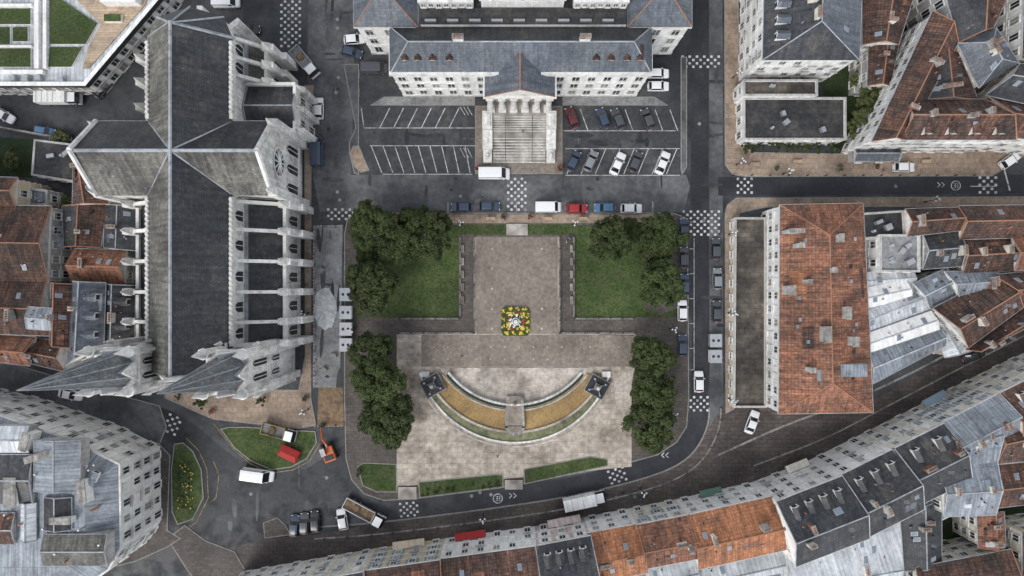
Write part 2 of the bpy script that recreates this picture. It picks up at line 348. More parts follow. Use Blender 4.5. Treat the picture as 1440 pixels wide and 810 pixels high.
WALLS = ['plaster_white', 'plaster_cream', 'plaster_grey', 'plaster_white', 'plaster_ochre']
PATCH = {'clay_tile_brown': ('clay_tile', 'clay_tile_brown', 'clay_tile_brown'), 'clay_tile': ('clay_tile_orange', 'clay_tile_brown'), 'clay_tile_orange': ('clay_tile', 'clay_tile_orange'),
         'slate': ('slate_blue', 'slate', 'slate'), 'zinc': ('zinc_pale', 'zinc', 'lead'), 'zinc_pale': ('zinc', 'lead', 'zinc_pale'), 'slate_blue': ('slate', 'lead')}
def building(name, px, he, hr, roof='clay_tile_brown', wall=None, nf=3, hip=0.0, flip=False, shutter=None, chim=2, sky=2, dorm=0, dside=0,
             bay=2.7, world=False, balcony=0.0, ridge=None, roof2=None, win=True, dwall='plaster_white', droof=None, oh=0.35, dormt=0.2, ww=1.15, roof3=None, dsize=1.3, clutter=4):
    wall = wall or random.choice(WALLS)
    q = ccw([Vector((p[0], p[1], 0)) for p in px] if world else [W(x, y, he) for x, y in px])
    l01 = (q[0]-q[1]).length+(q[2]-q[3]).length; l12 = (q[1]-q[2]).length+(q[3]-q[0]).length
    if (l12 > l01) != flip: q = q[1:]+q[:1]
    B = Bld(name)
    B['walls'].prism(q, -0.2, he-0.02, wall)
    T = B['trim']; o = offset_quad(q, 0.3)
    T.prism(o, he-0.3, he-0.01, 'trim_stone')
    o2 = offset_quad(q, 0.12); T.prism(o2, he-0.6, he-0.3, 'trim_stone')
    if win:
        for i in range(4): facade(B, q[i], q[(i+1) % 4], 0.1, he-0.7, nf, bay=bay, shutter=shutter, balcony=balcony, ww=ww)
    ridge = ridge or ('lead' if roof.startswith(('slate', 'zinc')) else 'terracotta')
    slope, (r0, r1), n0 = gable_roof(B, q, he, hr, hip, roof, roof2, wall=wall, ridge=ridge, oh=oh, m3=roof3)
    ang = math.atan2((r1-r0).y, (r1-r0).x)
    for i in range(chim):
        s = (i+0.3+0.4*rnd())/chim; side = random.choice((0, 1)); p = slope(side, s, U(0.75, 0.95))
        chimney(B, p.x, p.y, p.z-0.8, hr+U(0.5, 1.2), U(0.9, 2.0), 0.6, ang+math.pi/2*(rnd() < 0.7), random.choice(('plaster_grey', 'brick_red', 'plaster_cream')))
    def onslope(side, s, t, wd, ln, th, m, part, inset=None):
        p = slope(side, s, t); pu = (slope(side, s, t+0.12)-p).normalized()
        u = (slope(side, min(s+0.05, 1), t)-p).normalized()
        nn = u.cross(pu)
        if nn.z < 0: nn = -nn
        B[part].obox(p-nn*0.05, u*wd, pu*ln, nn*(th+0.05), m)
        if inset: B[part].obox(p+nn*th+u*0.08+pu*0.08, u*(wd-0.16), pu*(ln-0.16), nn*0.03, inset)
    for i in range(sky):
        onslope(random.choice((0, 1)), U(0.1, 0.9), U(0.3, 0.65), 0.8, 1.2, 0.12, 'steel', 'skylights', 'rooflight')
    # re-laid patches and vents that give the old roofs their uneven look
    sl = (slope(0, .5, 0)-slope(0, .5, 1)).length; rl = (r1-r0).length
    for i in range(max(1, clutter//2)):
        sd = random.choice((0, 1)); wd = U(0.8, min(3.5, max(1.2, rl*0.25))); ln = U(0.6, max(0.8, sl*0.4))
        if sl > 2.5 and hip == 0: onslope(sd, U(0.02, 0.7), U(0.05, 0.5), wd, ln, 0.012+0.006*i, random.choice(PATCH.get(roof, ('lead',))), 'roof_patches')
    for i in range(clutter):
        p = slope(random.choice((0, 1)), U(0.1, 0.9), U(0.3, 0.8)); B['vents'].frustum(p, 0.14, 0.12, p.z-0.1, p.z+0.5, 6, random.choice(('terracotta', 'steel', 'iron')))
    if chim and rnd() < 0.6:
        p = slope(0, U(0.3, 0.7), 0.97); B['aerial'].tube(p, p+Vector((0, 0, 2.2)), 0.03, 0.03, 4, 'steel')
        for k in range(4): B['aerial'].tube(p+Vector((-0.5, 0.15*k-0.3, 2.1)), p+Vector((0.5, 0.15*k-0.3, 2.1)), 0.02, 0.02, 4, 'steel')
    for i in range(dorm):
        s = (i+0.5)/dorm; s = 0.08+0.84*s
        p = slope(dside, s, dormt); dormer(B, p-Vector((0, 0, 0.1)), n0 if dside == 0 else -n0, wall=dwall, roof=droof or roof, w=dsize)
    B.finish(); return q

def flat_building(name, px, h, roof='bitumen', wall=None, nf=3, parapet=0.5, vents=3, shutter=None, world=False, win=True, balcony=0):
    wall = wall or random.choice(WALLS)
    q = ccw([Vector((p[0], p[1], 0)) for p in px] if world else [W(x, y, h) for x, y in px]); n = len(q)
    B = Bld(name)
    B['walls'].prism(q, -0.2, h-parapet, wall, top=False)
    B['roof'].face([V(p, h-parapet) for p in q], roof)
    inn = offset_quad(q, -0.3); out = offset_quad(q, 0.08); P = B['parapet']
    for i in range(n):
        j = (i+1) % n
        P.face([V(out[i], h-parapet-0.1), V(out[j], h-parapet-0.1), V(out[j], h), V(out[i], h)], wall)
        P.face([V(out[i], h), V(out[j], h), V(inn[j], h), V(inn[i], h)], 'plaster_grey')
        P.face([V(inn[i], h), V(inn[j], h), V(inn[j], h-parapet), V(inn[i], h-parapet)], wall)
        if win: facade(B, q[i], q[j], 0.1, h-parapet-0.3, nf, shutter=shutter, balcony=balcony)
    c = sum(q, Vector())/n
    for i in range(vents):
        p = c.lerp(q[random.randrange(n)], U(0.1, 0.6))
        if rnd() < 0.5: B['vents'].box(p.x, p.y, h-parapet, h-parapet+U(0.5, 1.1), U(0.6, 1.6), U(0.6, 1.2), U(0, 1), 'steel')
        else: B['vents'].frustum(p, 0.3, 0.25, h-parapet, h-parapet+0.9, 8, 'lead')
    B.finish(); return q

# ------------------------------------------------------------ ground
def sheet(name, pts, z, m):
    b = MB(); b.face([V(p, z) for p in ccw(pts)], m); return b.build(name)
g = MB(); g.face([(-1500, -1500, 0), (1500, -1500, 0), (1500, 1500, 0), (-1500, 1500, 0)], 'asphalt'); g.build('ground')
def G(*pts): return [W(x, y) for x, y in pts]
def smooth_path(pts, n=8):
    P = [Vector(p) for p in pts]; out = []
    for i in range(len(P)-1):
        p0 = P[max(i-1, 0)]; p1 = P[i]; p2 = P[i+1]; p3 = P[min(i+2, len(P)-1)]
        for k in range(n):
            t = k/n
            out.append(0.5*((2*p1)+(p2-p0)*t+(2*p0-5*p1+4*p2-p3)*t*t+(3*p1-p0-3*p2+p3)*t**3))
    out.append(P[-1]); return out
def ribbon_edges(path, w):
    l, r = [], []
    for i, p in enumerate(path):
        d = (path[min(i+1, len(path)-1)]-path[max(i-1, 0)]); d.z = 0; d.normalize(); n = Vector((-d.y, d.x, 0))
        l.append(p+n*w/2); r.append(p-n*w/2)
    return l, r
def ribbon(b, path, w, z0, z1, m, top=None):
    l, r = ribbon_edges(path, w)
    for i in range(len(path)-1):
        b.face([V(r[i], z1), V(r[i+1], z1), V(l[i+1], z1), V(l[i], z1)], top or m)
        if z1-z0 > 0.02:
            b.face([V(r[i], z0), V(r[i+1], z0), V(r[i+1], z1), V(r[i], z1)], m)
            b.face([V(l[i+1], z0), V(l[i], z0), V(l[i], z1), V(l[i+1], z1)], m)

sheet('paved_street', G((330, 770), (440, 730), (560, 703), (700, 690), (860, 662), (930, 640), (975, 600), (1016, 575), (1030, 572), (1235, 560), (1300, 520), (1480, 430), (1600, 500), (1400, 620), (1250, 700), (1000, 760), (330, 860)), 0.008, 'paving_setts')
rd = MB(); curve = smooth_path(G((984, -60), (984, 100), (984, 300), (985, 480), (984, 560), (980, 600), (955, 636), (900, 660), (800, 684), (700, 700), (600, 713), (520, 722), (440, 728))); ribbon(rd, curve, 25/S, 0, 0.016, 'asphalt_dark'); rd.build('road')
rd = MB(); ribbon(rd, smooth_path(G((1010, 262), (1100, 262), (1300, 260), (1500, 258))), 26/S, 0, 0.016, 'asphalt_dark'); rd.build('road')
ke = MB()
l_, r_ = ribbon_edges(curve[34:], 27/S); ribbon(ke, l_, 0.3, 0, 0.05, 'kerb_stone') if l_[5].length > r_[5].length else ribbon(ke, r_, 0.3, 0, 0.05, 'kerb_stone')
far_, far2 = ribbon_edges(curve[34:], 60/S); ribbon(ke, far_ if far_[5].length > far2[5].length else far2, 0.3, 0, 0.035, 'limestone_dark')
ribbon(ke, smooth_path(G((1010, 640), (1100, 600), (1200, 562), (1300, 515), (1400, 460), (1480, 420))), 0.4, 0, 0.035, 'limestone_dark')
ribbon(ke, smooth_path(G((1060, 655), (1160, 616), (1250, 570), (1350, 518), (1440, 472))), 0.3, 0, 0.037, 'limestone_dark')
ke.build('kerb_line')
sheet('road', G((440, 246), (965, 246), (970, 262), (962, 298), (498, 298), (450, 298)), 0.02, 'asphalt_grey')
sheet('road', G((997, -60), (1016, -60), (1017, 570), (998, 600)), 0.012, 'asphalt_grey')
sheet('road', G((435, -60), (500, -60), (497, 150), (493, 246), (455, 298), (440, 250), (432, 100)), 0.012, 'asphalt_grey')
rd = MB(); ribbon(rd, smooth_path(G((-60, 500), (30, 535), (110, 562), (180, 580), (240, 600), (290, 640), (310, 700), (300, 760), (220, 800), (180, 870))), 40/S, 0, 0.016, 'asphalt_dark'); rd.build('road')
sheet('road', G((285, 610), (340, 650), (430, 660), (485, 625), (490, 660), (510, 705), (560, 716), (560, 732), (440, 752), (370, 758), (320, 770), (270, 760)), 0.02, 'asphalt_dark')
sheet('car_park', G((505, 148), (668, 148), (668, 246), (505, 246)), 0.008, 'asphalt_lot')
sheet('car_park', G((791, 148), (956, 148), (956, 246), (791, 246)), 0.008, 'asphalt_lot')

def walk(px, m, z=0.12, kerb=True, name='pavement'):
    q = ccw(G(*px)); b = MB()
    b.prism(q, 0, z, 'kerb_stone', m if not kerb else 'kerb_stone')
    if kerb: b.face([V(p, z+0.004) for p in offset_quad(q, -0.2)], m)
    return b.build(name)
isl = [(500, 299), (945, 299), (958, 303), (966, 315), (968, 400), (969, 560), (966, 600), (952, 622), (925, 640), (870, 655), (700, 687), (580, 702), (540, 704), (512, 695), (494, 675), (486, 645), (484, 560), (484, 330), (488, 308)]
walk(isl, 'paving_brown')
def top(px, z, m, name): return sheet(name, G(*px), z, m)
top([(500, 301.5), (945, 301.5), (950, 314), (497, 314)], 0.132, 'paving_beige', 'footpath')
top([(495, 317), (645, 317), (645, 446), (495, 446)], 0.15, 'grass', 'lawn')
top([(809, 317), (958, 317), (955, 446), (809, 446)], 0.15, 'grass', 'lawn')
top([(645.5, 316), (712, 316), (712, 330), (645.5, 330)], 0.154, 'grass', 'lawn')
top([(742, 316), (808.5, 316), (808.5, 330), (742, 330)], 0.154, 'grass', 'lawn')
top([(669, 333), (785, 333), (785, 470), (893, 472), (893, 516), (592, 516), (592, 470), (669, 470)], 0.14, 'plaza_gravel', 'plaza')
top([(558, 470), (592, 470), (592, 516), (893, 516), (888, 540), (888, 656), (700, 674), (558, 684)], 0.136, 'plaza_concrete', 'plaza')
top([(862, 525), (888, 525), (888, 575), (866, 575)], 0.144, 'plaza_light', 'plaza')
top([(558, 470), (588, 470), (588, 515), (558, 515)], 0.144, 'plaza_concrete', 'plaza')
# beaten-earth worn areas beneath the trees
for (cx_, cy_, rx, ry) in ((515, 350, 24, 42), (520, 425, 24, 16), (935, 350, 22, 40), (930, 425, 24, 15), (590, 330, 30, 9)):
    top([(cx_+rx*math.cos(t)*(1+0.15*math.sin(3*t)), cy_+ry*math.sin(t)*(1+0.12*math.cos(4*t))) for t in [2*math.pi*i/24 for i in range(24)]], 0.158, 'paving_brown', 'bare_soil')
for px in ([(502, 655), (512, 650), (558, 652), (559, 692), (530, 692), (510, 683)], [(588, 677), (700, 666), (708, 668), (708, 685), (590, 700)],
           [(736, 659), (830, 641), (855, 645), (855, 655), (737, 681)]):
    walk(px, 'grass', 0.2, True, 'lawn')
def arc(cx, cy, r, ycut=None, a0=None, a1=None, n=48):
    if ycut is not None:
        a = math.asin(min(1, (ycut-cy)/r)); a0, a1 = a, math.pi-a
    return [(cx+r*math.cos(a0+(a1-a0)*i/n), cy+r*math.sin(a0+(a1-a0)*i/n)) for i in range(n+1)]
F = Bld('terrace_fountain')
F['basin'].face([V(p, 0.156) for p in ccw(G(*arc(724, 482, 140, 524)))], 'algae')
o1 = arc(724, 470, 137, 527)
F['gravel'].face([V(p, 0.2) for p in ccw(G(*o1))], 'ochre_gravel')
F['paving'].face([V(p, 0.26) for p in ccw(G(*arc(724, 450, 125, 517)))], 'plaza_light')
for (cx, cy, r, yc, w, z1, mm) in ((724, 482, 140, 524, 0.35, 0.45, 'limestone'), (724, 470, 137, 530, 0.45, 0.55, 'plaza_light'), (724, 450, 127, 526, 0.35, 0.42, 'plaza_light'), (724, 450, 118, 524, 0.4, 1.0, 'limestone')):
    ribbon(F['walls'], [Vector(p) for p in G(*arc(cx, cy, r, yc))], w, 0.1, z1, mm)
ribbon(F['hedge'], [Vector(p) for p in G(*arc(724, 450, 122.5, 527, n=60))], 0.35, 0.1, 0.6, 'hedge')
path = [Vector(p) for p in G(*arc(724, 450, 118, 524, n=90))]
for p in path: F['balusters'].frustum(p, 0.26, 0.22, 1.0, 1.2, 6, 'limestone')
ribbon(F['outer_step'], [Vector(p) for p in G(*arc(724, 482, 146, 560, n=60))], 0.3, 0.1, 0.22, 'plaza_light')
stem = [(712, 556), (736, 556), (738, 600)]+arc(724, 598, 14, a0=0.0, a1=math.pi, n=14)+[(710, 600)]
F['walkway'].prism(G(*stem), 0.1, 1.05, 'limestone_dark', 'limestone_dark')
st2 = [(716, 558), (732, 558), (734, 598)]+arc(724, 597, 10, a0=0.0, a1=math.pi, n=12)+[(714, 598)]
F['walkway_top'].face([V(p, 1.07) for p in ccw(G(*st2))], 'plaza_gravel')
F['spout'].frustum(W(724, 566), 0.5, 0.3, 1.05, 1.6, 8, 'limestone_dark'); F['spout'].ball(V(W(724, 566), 1.75), 0.28, 'limestone_dark')
for cx, cy, a in ((609, 541, 0.5), (839, 543, -0.5)):
    c = W(cx, cy)
    F['plinths'].box(c.x, c.y, 0.1, 1.1, 4.3, 3.9, a, 'limestone_dark'); F['plinths'].box(c.x, c.y, 1.1, 1.2, 3.9, 3.5, a, 'asphalt_dark')
    F['plinths'].box(c.x, c.y, 1.2, 1.8, 1.3, 1.3, a, 'limestone_dark')
    F['statues'].frustum(c, 0.5, 0.28, 1.8, 2.5, 8, 'limestone_dark'); F['statues'].ball(V(c, 2.9), 0.38, 'limestone', sz=1.4); F['statues'].ball(V(c, 3.6), 0.2, 'limestone')
    for k in range(4):
        t = a+math.pi/4+k*math.pi/2; q = c+Vector((math.cos(t), math.sin(t), 0))*1.7
        F['statues'].tube(V(q, 1.2), V(c.lerp(q, 0.5), 2.1), 0.14, 0.1, 6, 'limestone_dark')
        F['statues'].ball(V(q, 1.45), 0.24, 'lead')
F.finish()
for x0, x1 in ((592, 604), (846, 858)):
    b = MB(); b.prism(G((x0, 522), (x1, 522), (x1, 530), (x0, 530)), 0.1, 0.6, 'limestone'); b.build('stone_wall')
b = MB()
for y in (516, 470):
    b.face([V(p, 0.162) for p in ccw(G((592, y-0.6), (893, y-0.6), (893, y+0.6), (592, y+0.6)))], 'plaza_concrete')
for x in (592, 893):
    b.face([V(p, 0.166) for p in ccw(G((x-0.6, 470), (x+0.6, 470), (x+0.6, 516), (x-0.6, 516)))], 'plaza_concrete')
for x in (669, 785):
    b.face([V(p, 0.166) for p in ccw(G((x-0.8, 333), (x+0.8, 333), (x+0.8, 470), (x-0.8, 470)))], 'plaza_concrete')
for x in (692, 762):
    for y in range(350, 470, 28):
        b.face([V(p, 0.166) for p in ccw(G((x-1.5, y-1.5), (x+1.5, y-1.5), (x+1.5, y+1.5), (x-1.5, y+1.5)))], 'plaza_concrete')
for x in range(610, 890, 20):
    for y in (488, 505):
        b.face([V(p, 0.170) for p in ccw(G((x-1.1, y-1.1), (x+1.1, y-1.1), (x+1.1, y+1.1), (x-1.1, y+1.1)))], 'plaza_concrete')
b.build('plaza_joints')
def steps(name, x0, x1, y0, y1, n, h, m='steps_stone'):
    b = MB()
    for i in range(n):
        ya = y0+(y1-y0)*i/n
        b.prism(G((x0, ya), (x1, ya), (x1, y1), (x0, y1)), 0.1, 0.13+h*(i+1)/n, m)
    return b.build(name)
steps('steps', 712, 742, 331, 315, 5, 0.35); steps('steps', 560, 586, 702, 684, 6, 0.3); steps('steps', 710, 735, 688, 674, 6, 0.3)
def railing(name, px, h=0.95, wallh=0.3, m='limestone_dark', sp=1.6):
    b = MB(); P = [Vector(p) for p in G(*px)]
    for i in range(len(P)-1):
        a, c = P[i], P[i+1]; d = c-a; L = d.length; u = d/L; n = Vector((-u.y, u.x, 0))
        b.obox(V(a-n*0.15+u*0.16, 0.1), u*(L-0.32), n*0.3, (0, 0, wallh), m)
        b.obox(V(a-n*0.03+u*0.2, h+0.05), u*(L-0.4), n*0.06, (0, 0, 0.06), 'iron')
        k = int(L/sp)
        for j in range(k+1):
            p = a+u*(0.16+(L-0.32)*j/k); b.frustum(p, 0.13, 0.1, 0.1, h+0.15, 6, 'iron')
    return b.build(name)
for s in (1, -1):
    fx = (lambda x: x) if s == 1 else (lambda x: 1454-x)
    railing('iron_railing', [(fx(647), 332), (fx(647), 448), (fx(562), 448)], sp=2.4)
    railing('iron_railing', [(fx(667), 332), (fx(667), 468.5), (fx(560), 468.5)], sp=2.4)
    for y in (350, 368, 386, 404, 422):
        b = MB(); c = W(fx(651), y); b.box(c.x, c.y, 0.5, 0.58, 0.45, 1.5, 0, 'limestone_dark'); b.box(c.x, c.y+0.55, 0.12, 0.5, 0.4, 0.1, 0, 'iron'); b.box(c.x, c.y-0.55, 0.12, 0.5, 0.4, 0.1, 0, 'iron'); b.box(c.x-0.26*s, c.y, 0.6, 1.0, 0.06, 1.5, 0, 'timber'); b.build('park_bench')
# flower bed
FB = Bld('flower_bed')
cx, cy = 725, 451
oct_ = [(708, 432), (742, 432), (745, 437), (745, 466), (742, 472), (708, 472), (705, 466), (705, 437)]
FB['edge'].prism(G(*oct_), 0.1, 0.4, 'trim_stone', 'flower_dark')
cw = W(cx, cy+1)
for i in range(1700):
    x = U(-19, 19); y = U(-19, 19); r = max(abs(x), abs(y)); th = math.atan2(y, x)
    if r < 5.5 or abs(x)+abs(y) > 33: continue
    if r > 15: m = 'flower_yellow' if math.sin(th*12) > -0.2 else 'flower_dark'
    elif r > 12.5: m = 'flower_dark'
    elif r > 9: m = 'flower_red' if math.sin(th*4+0.7) > 0.0 else 'flower_yellow'
    else: m = 'flower_white' if math.sin(th*8) > 0 else 'flower_dark'
    if rnd() < 0.3: m = 'flower_dark'
    p = W(cx+x, cy+y); FB['flowers'].ball(V(p, 0.5+0.1*rnd()), U(0.12, 0.24), m, 5, 3, 0.8)
FB['basin'].frustum(cw, 0.75, 0.8, 0.3, 0.8, 12, 'trim_stone'); FB['basin'].frustum(cw, 0.62, 0.62, 0.8, 0.82, 12, 'water')
FB['basin'].frustum(cw, 0.12, 0.1, 0.8, 1.6, 8, 'limestone'); FB['basin'].frustum(cw, 0.15, 0.45, 1.6, 1.8, 10, 'limestone')
FB.finish()

walk([(1019, 300), (1022, 288), (1035, 278), (1500, 276), (1500, 290), (1076, 292), (1040, 300), (1033, 575), (1020, 582)], 'paving_beige')
walk([(1018, -60), (1038, -60), (1040, 200), (1060, 214), (1180, 216), (1205, 216), (1440, 190), (1480, 195), (1395, 248), (1050, 249), (1030, 246), (1019, 232)], 'paving_beige')
walk([(428, 120), (441, 120), (438, 250), (438, 560), (445, 598), (420, 603), (300, 590), (232, 560), (230, 545), (420, 548), (429, 500)], 'paving_beige')
walk([(483, 90), (505, 90), (505, 148), (505, 246), (498, 244), (491, 215), (491, 200), (500, 180)], 'asphalt_grey', 0.11)
walk([(668, 149), (791, 149), (791, 245), (668, 245)], 'plaza_gravel', 0.11)
walk([(540, 136), (668, 136), (668, 148.5), (520, 148.5)], 'concrete', 0.10); walk([(791, 136), (920, 136), (940, 148.5), (791, 148.5)], 'concrete', 0.10)
walk([(957, 80), (966, 80), (966, 235), (959, 246), (957, 240)], 'asphalt_grey', 0.11)
walk([(492, 215), (497, 205), (505, 205), (520, 240), (507, 243), (496, 232)], 'paving_beige', 0.14, True, 'traffic_island')
top([(440, 318), (482, 316), (478, 545), (440, 545)], 0.024, 'concrete', 'pavement')
top([(448, 545), (482, 545), (484, 600), (446, 600)], 0.028, 'dirt', 'dirt_patch')
b = MB(); cen = W(457, 434); R0 = [cen+Vector((math.cos(t)*U(2.0, 2.7), math.sin(t)*U(3.9, 4.8), 0)) for t in [2*math.pi*i/20 for i in range(20)]]
R1 = [cen.lerp(p, 0.55)+Vector((0, 0, U(0.4, 0.7))) for p in R0]
for i in range(20):
    j = (i+1) % 20; b.face([V(R0[i], 0.02), V(R0[j], 0.02), R1[j], R1[i]], 'cement_gravel'); b.face([R1[i], R1[j], V(cen, 0.85)], 'cement_gravel')
b.build('gravel_heap')
# construction barriers and pallets on the works strip
def barrier(x, y, ang):
    b = MB()
    for dx in (-0.9, 0.9): b.box(dx, 0, 0, 0.08, 0.1, 0.6, 0, 'iron'); b.box(dx, 0, 0.08, 1.0, 0.06, 0.06, 0, 'steel')
    for k in range(6): b.box(-0.83+k*0.33, 0, 0.7, 0.95, 0.3, 0.04, 0, 'shutter_red' if k % 2 else 'plaster_white')
    o = b.build('road_barrier'); p = W(x, y); o.location = (p.x, p.y, 0.03); o.rotation_euler = (0, 0, ang)
for i in range(13): barrier(443+U(-.6, .6), 330+i*17, math.pi/2+U(-.1, .1))
for x in (450, 465, 478): barrier(x, 318, U(-.1, .1)); barrier(x, 598, U(-.1, .1))
for (x, y) in ((452, 380), (470, 500), (456, 520)):
    b = MB()
    for k in range(5): b.box(0, -0.5+k*0.25, 0.1, 0.14, 1.2, 0.14, 0, 'timber')
    for k in (-0.5, 0, 0.5): b.box(k, 0, 0, 0.1, 0.1, 1.1, 0, 'timber')
    b.box(0, 0, 0.14, 0.7, 1.0, 0.9, 0, 'concrete'); o = b.build('pallet'); p = W(x, y); o.location = (p.x, p.y, 0.03); o.rotation_euler = (0, 0, U(0, 1))
walk([(0, 505), (130, 545), (225, 570), (235, 600), (225, 625), (100, 585), (-60, 535), (-60, 480)], 'asphalt_grey', 0.1)
walk([(160, 610), (225, 625), (240, 640), (236, 745), (255, 757), (235, 770), (190, 790), (150, 800)], 'paving_brown', 0.13)
q = [(310, 603), (322, 600), (350, 600), (400, 604), (444, 606), (446, 622), (432, 645), (410, 657), (382, 661), (352, 648), (330, 630)]
walk(q, 'grass', 0.18, True, 'lawn')
walk([(245, 624), (258, 622), (272, 634), (284, 660), (287, 700), (272, 730), (250, 738), (242, 720), (241, 660)], 'grass', 0.18, True, 'lawn')
b = MB()
for i in range(200):
    p = W(U(250, 272), U(648, 716)); b.ball(V(p, 0.25), U(0.1, 0.2), random.choice(('hedge', 'flower_dark', 'hedge', 'flower_dark', 'hedge', 'flower_yellow')), 5, 3)
b.build('flower_border')
walk([(370, 735), (390, 727), (402, 738), (410, 752), (372, 757)], 'paving_brown', 0.13, True, 'traffic_island')
walk([(235, 757), (260, 738), (290, 760), (330, 775), (345, 800), (300, 850), (262, 800)], 'paving_brown', 0.12)

# ------------------------------------------------------------ road markings
mk = MB()
def mline(x0, y0, x1, y1, w=0.14, z=0.03, m='paint_white'):
    a = W(x0, y0); c = W(x1, y1); d = (c-a); u = d.normalized(); n = Vector((-u.y, u.x, 0))*w/2
    mk.face([V(a-n, z), V(c-n, z), V(c+n, z), V(a+n, z)], m)
def checker(x0, y0, x1, y1, nx, ny, z=0.032, ang=0.0, fill=0.68):
    cxx, cyy = (x0+x1)/2, (y0+y1)/2; c, s = math.cos(ang), math.sin(ang)
    for i in range(nx):
        for j in range(ny):
            if (i+j) % 2: continue
            dx = (x1-x0)/nx; dy = (y1-y0)/ny; ax = x0+i*dx-cxx; ay = y0+j*dy-cyy
            pts = [(ax, ay), (ax+dx*fill, ay), (ax+dx*fill, ay+dy*fill), (ax, ay+dy*fill)]
            mk.face([V(p, z) for p in ccw(G(*[(cxx+x*c-y*s, cyy+x*s+y*c) for x, y in pts]))], 'paint_white')
checker(394, -4, 425, 68, 6, 15); checker(713, 250, 742, 298, 6, 10); checker(960, 296, 1014, 333, 11, 8)
checker(958, 78, 1014, 97, 11, 4); checker(460, 293, 500, 311, 8, 4); checker(965, 557, 998, 580, 7, 5)
checker(856, 658, 882, 680, 5, 5, ang=-0.3); checker(562, 706, 590, 728, 6, 5, ang=-0.1); checker(1036, 250, 1060, 274, 5, 5); checker(1376, 248, 1404, 274, 5, 5)
checker(232, 584, 254, 612, 4, 6, ang=0.4)
for x in range(6): mline(548+x*19.5, 152, 534+x*19.5, 180)
mline(512, 180, 668, 180, 0.12)
for i in range(9): mline(522+i*16.5, 205, 537+i*15.5, 243)
mline(520, 205, 668, 205, 0.12); mline(538, 245, 664, 245, 0.12); mline(508, 152, 512, 180)
for x in (650, 655, 660): mline(x-3, 150, x+4, 162, 0.1); mline(x-3, 208, x+4, 222, 0.1)
for x in range(8): mline(795+x*21, 154, 806+x*21, 184)
mline(792, 184, 950, 184, 0.12)
for i in range(8): mline(812+i*20, 209, 797+i*20, 245)
mline(795, 209, 956, 209, 0.12); mline(795, 246.5, 956, 246.5, 0.12)
for y in range(20, 140, 26): mline(505, y, 505, y+12, 0.1)
for i in range(10): mline(630+i*32, 284, 630+i*32, 298, 0.1)
for y in (312, 350, 385, 420, 455, 490, 520): mline(969.5, y, 976, y, 0.1)
mline(976, 335, 976, 520, 0.1)
for P_ in ([(300, 595), (330, 633), (352, 652), (382, 665), (412, 661), (436, 648), (450, 624)], [(262, 616), (280, 634), (291, 660), (293, 700), (276, 735), (258, 745)],
           [(300, 648), (308, 668), (304, 700), (296, 706)]):
    for i in range(len(P_)-1): mline(*P_[i], *P_[i+1], w=0.12, m='paint_yellow')
def ring30(x, y, r=7, z=0.034):
    c = W(x, y); n = 20
    for i in range(n):
        a0, a1 = 2*math.pi*i/n, 2*math.pi*(i+1)/n; R1 = r/S; R0 = R1*0.84
        mk.face([(c.x+R0*math.cos(a0), c.y+R0*math.sin(a0), z), (c.x+R1*math.cos(a0), c.y+R1*math.sin(a0), z), (c.x+R1*math.cos(a1), c.y+R1*math.sin(a1), z), (c.x+R0*math.cos(a1), c.y+R0*math.sin(a1), z)], 'paint_white')
    for dx in (-2.6, 1.0):
        for (ax, ay, bx, by) in ((0, -3, 2, -3), (2, -3, 2, 3), (0, 3, 2, 3), (0, 0, 2, 0)):
            mline(x+dx+ax, y+ay, x+dx+bx, y+by, 0.1, z)
ring30(700, 701); ring30(1344, 261); ring30(164, 571)
def chev(x, y, s=1):
    for k in (0, 6): mline(x+k*s, y-3.5, x+4*s+k*s, y, 0.15); mline(x+4*s+k*s, y, x+k*s, y+3.5, 0.15)
chev(716, 697); chev(1318, 260); chev(140, 566); chev(940, 640, -1); mline(1364, 262, 1400, 262, 0.15); mline(1412, 238, 1420, 268, 0.3)
mk.build('road_markings')
b = MB()
for i in range(120):
    x, y = random.choice([(U(440, 960), U(248, 285)), (U(445, 480), U(0, 240)), (U(445, 480), U(0, 240)), (U(1000, 1014), U(0, 560)), (U(130, 400), U(5, 120)), (U(300, 480), U(665, 740)), (U(515, 660), U(185, 203)), (U(800, 950), U(187, 206)), (U(445, 478), U(325, 540))])
    l, w = U(3, 45), U(1.5, 8); a = random.choice((0, math.pi/2))+U(-0.12, 0.12); c = W(x, y)
    n = 9
    pts = [(c.x+l/S/2*math.cos(t)*U(0.8, 1.1)*math.cos(a)-w/S/2*math.sin(t)*math.sin(a), c.y+l/S/2*math.cos(t)*math.sin(a)+w/S/2*math.sin(t)*U(0.8, 1.1)*math.cos(a), 0.0245+i*0.00003) for t in [2*math.pi*k/n for k in range(n)]]
    b.face(pts, random.choice(('asphalt_dark', 'asphalt_grey', 'asphalt', 'asphalt_lot')))
for i in range(34):
    x, y = random.choice([(U(460, 960), U(250, 290)), (984+U(-6, 6), U(0, 560)), (U(560, 900), 700-U(0, 8)), (U(310, 470), U(670, 730)), (U(1050, 1400), 262), (U(445, 480), U(0, 240))])
    c = W(x, y); b.frustum(c, 0.35, 0.35, 0.0, 0.036, 12, random.choice(('iron', 'concrete')))
b.build('road_repairs')

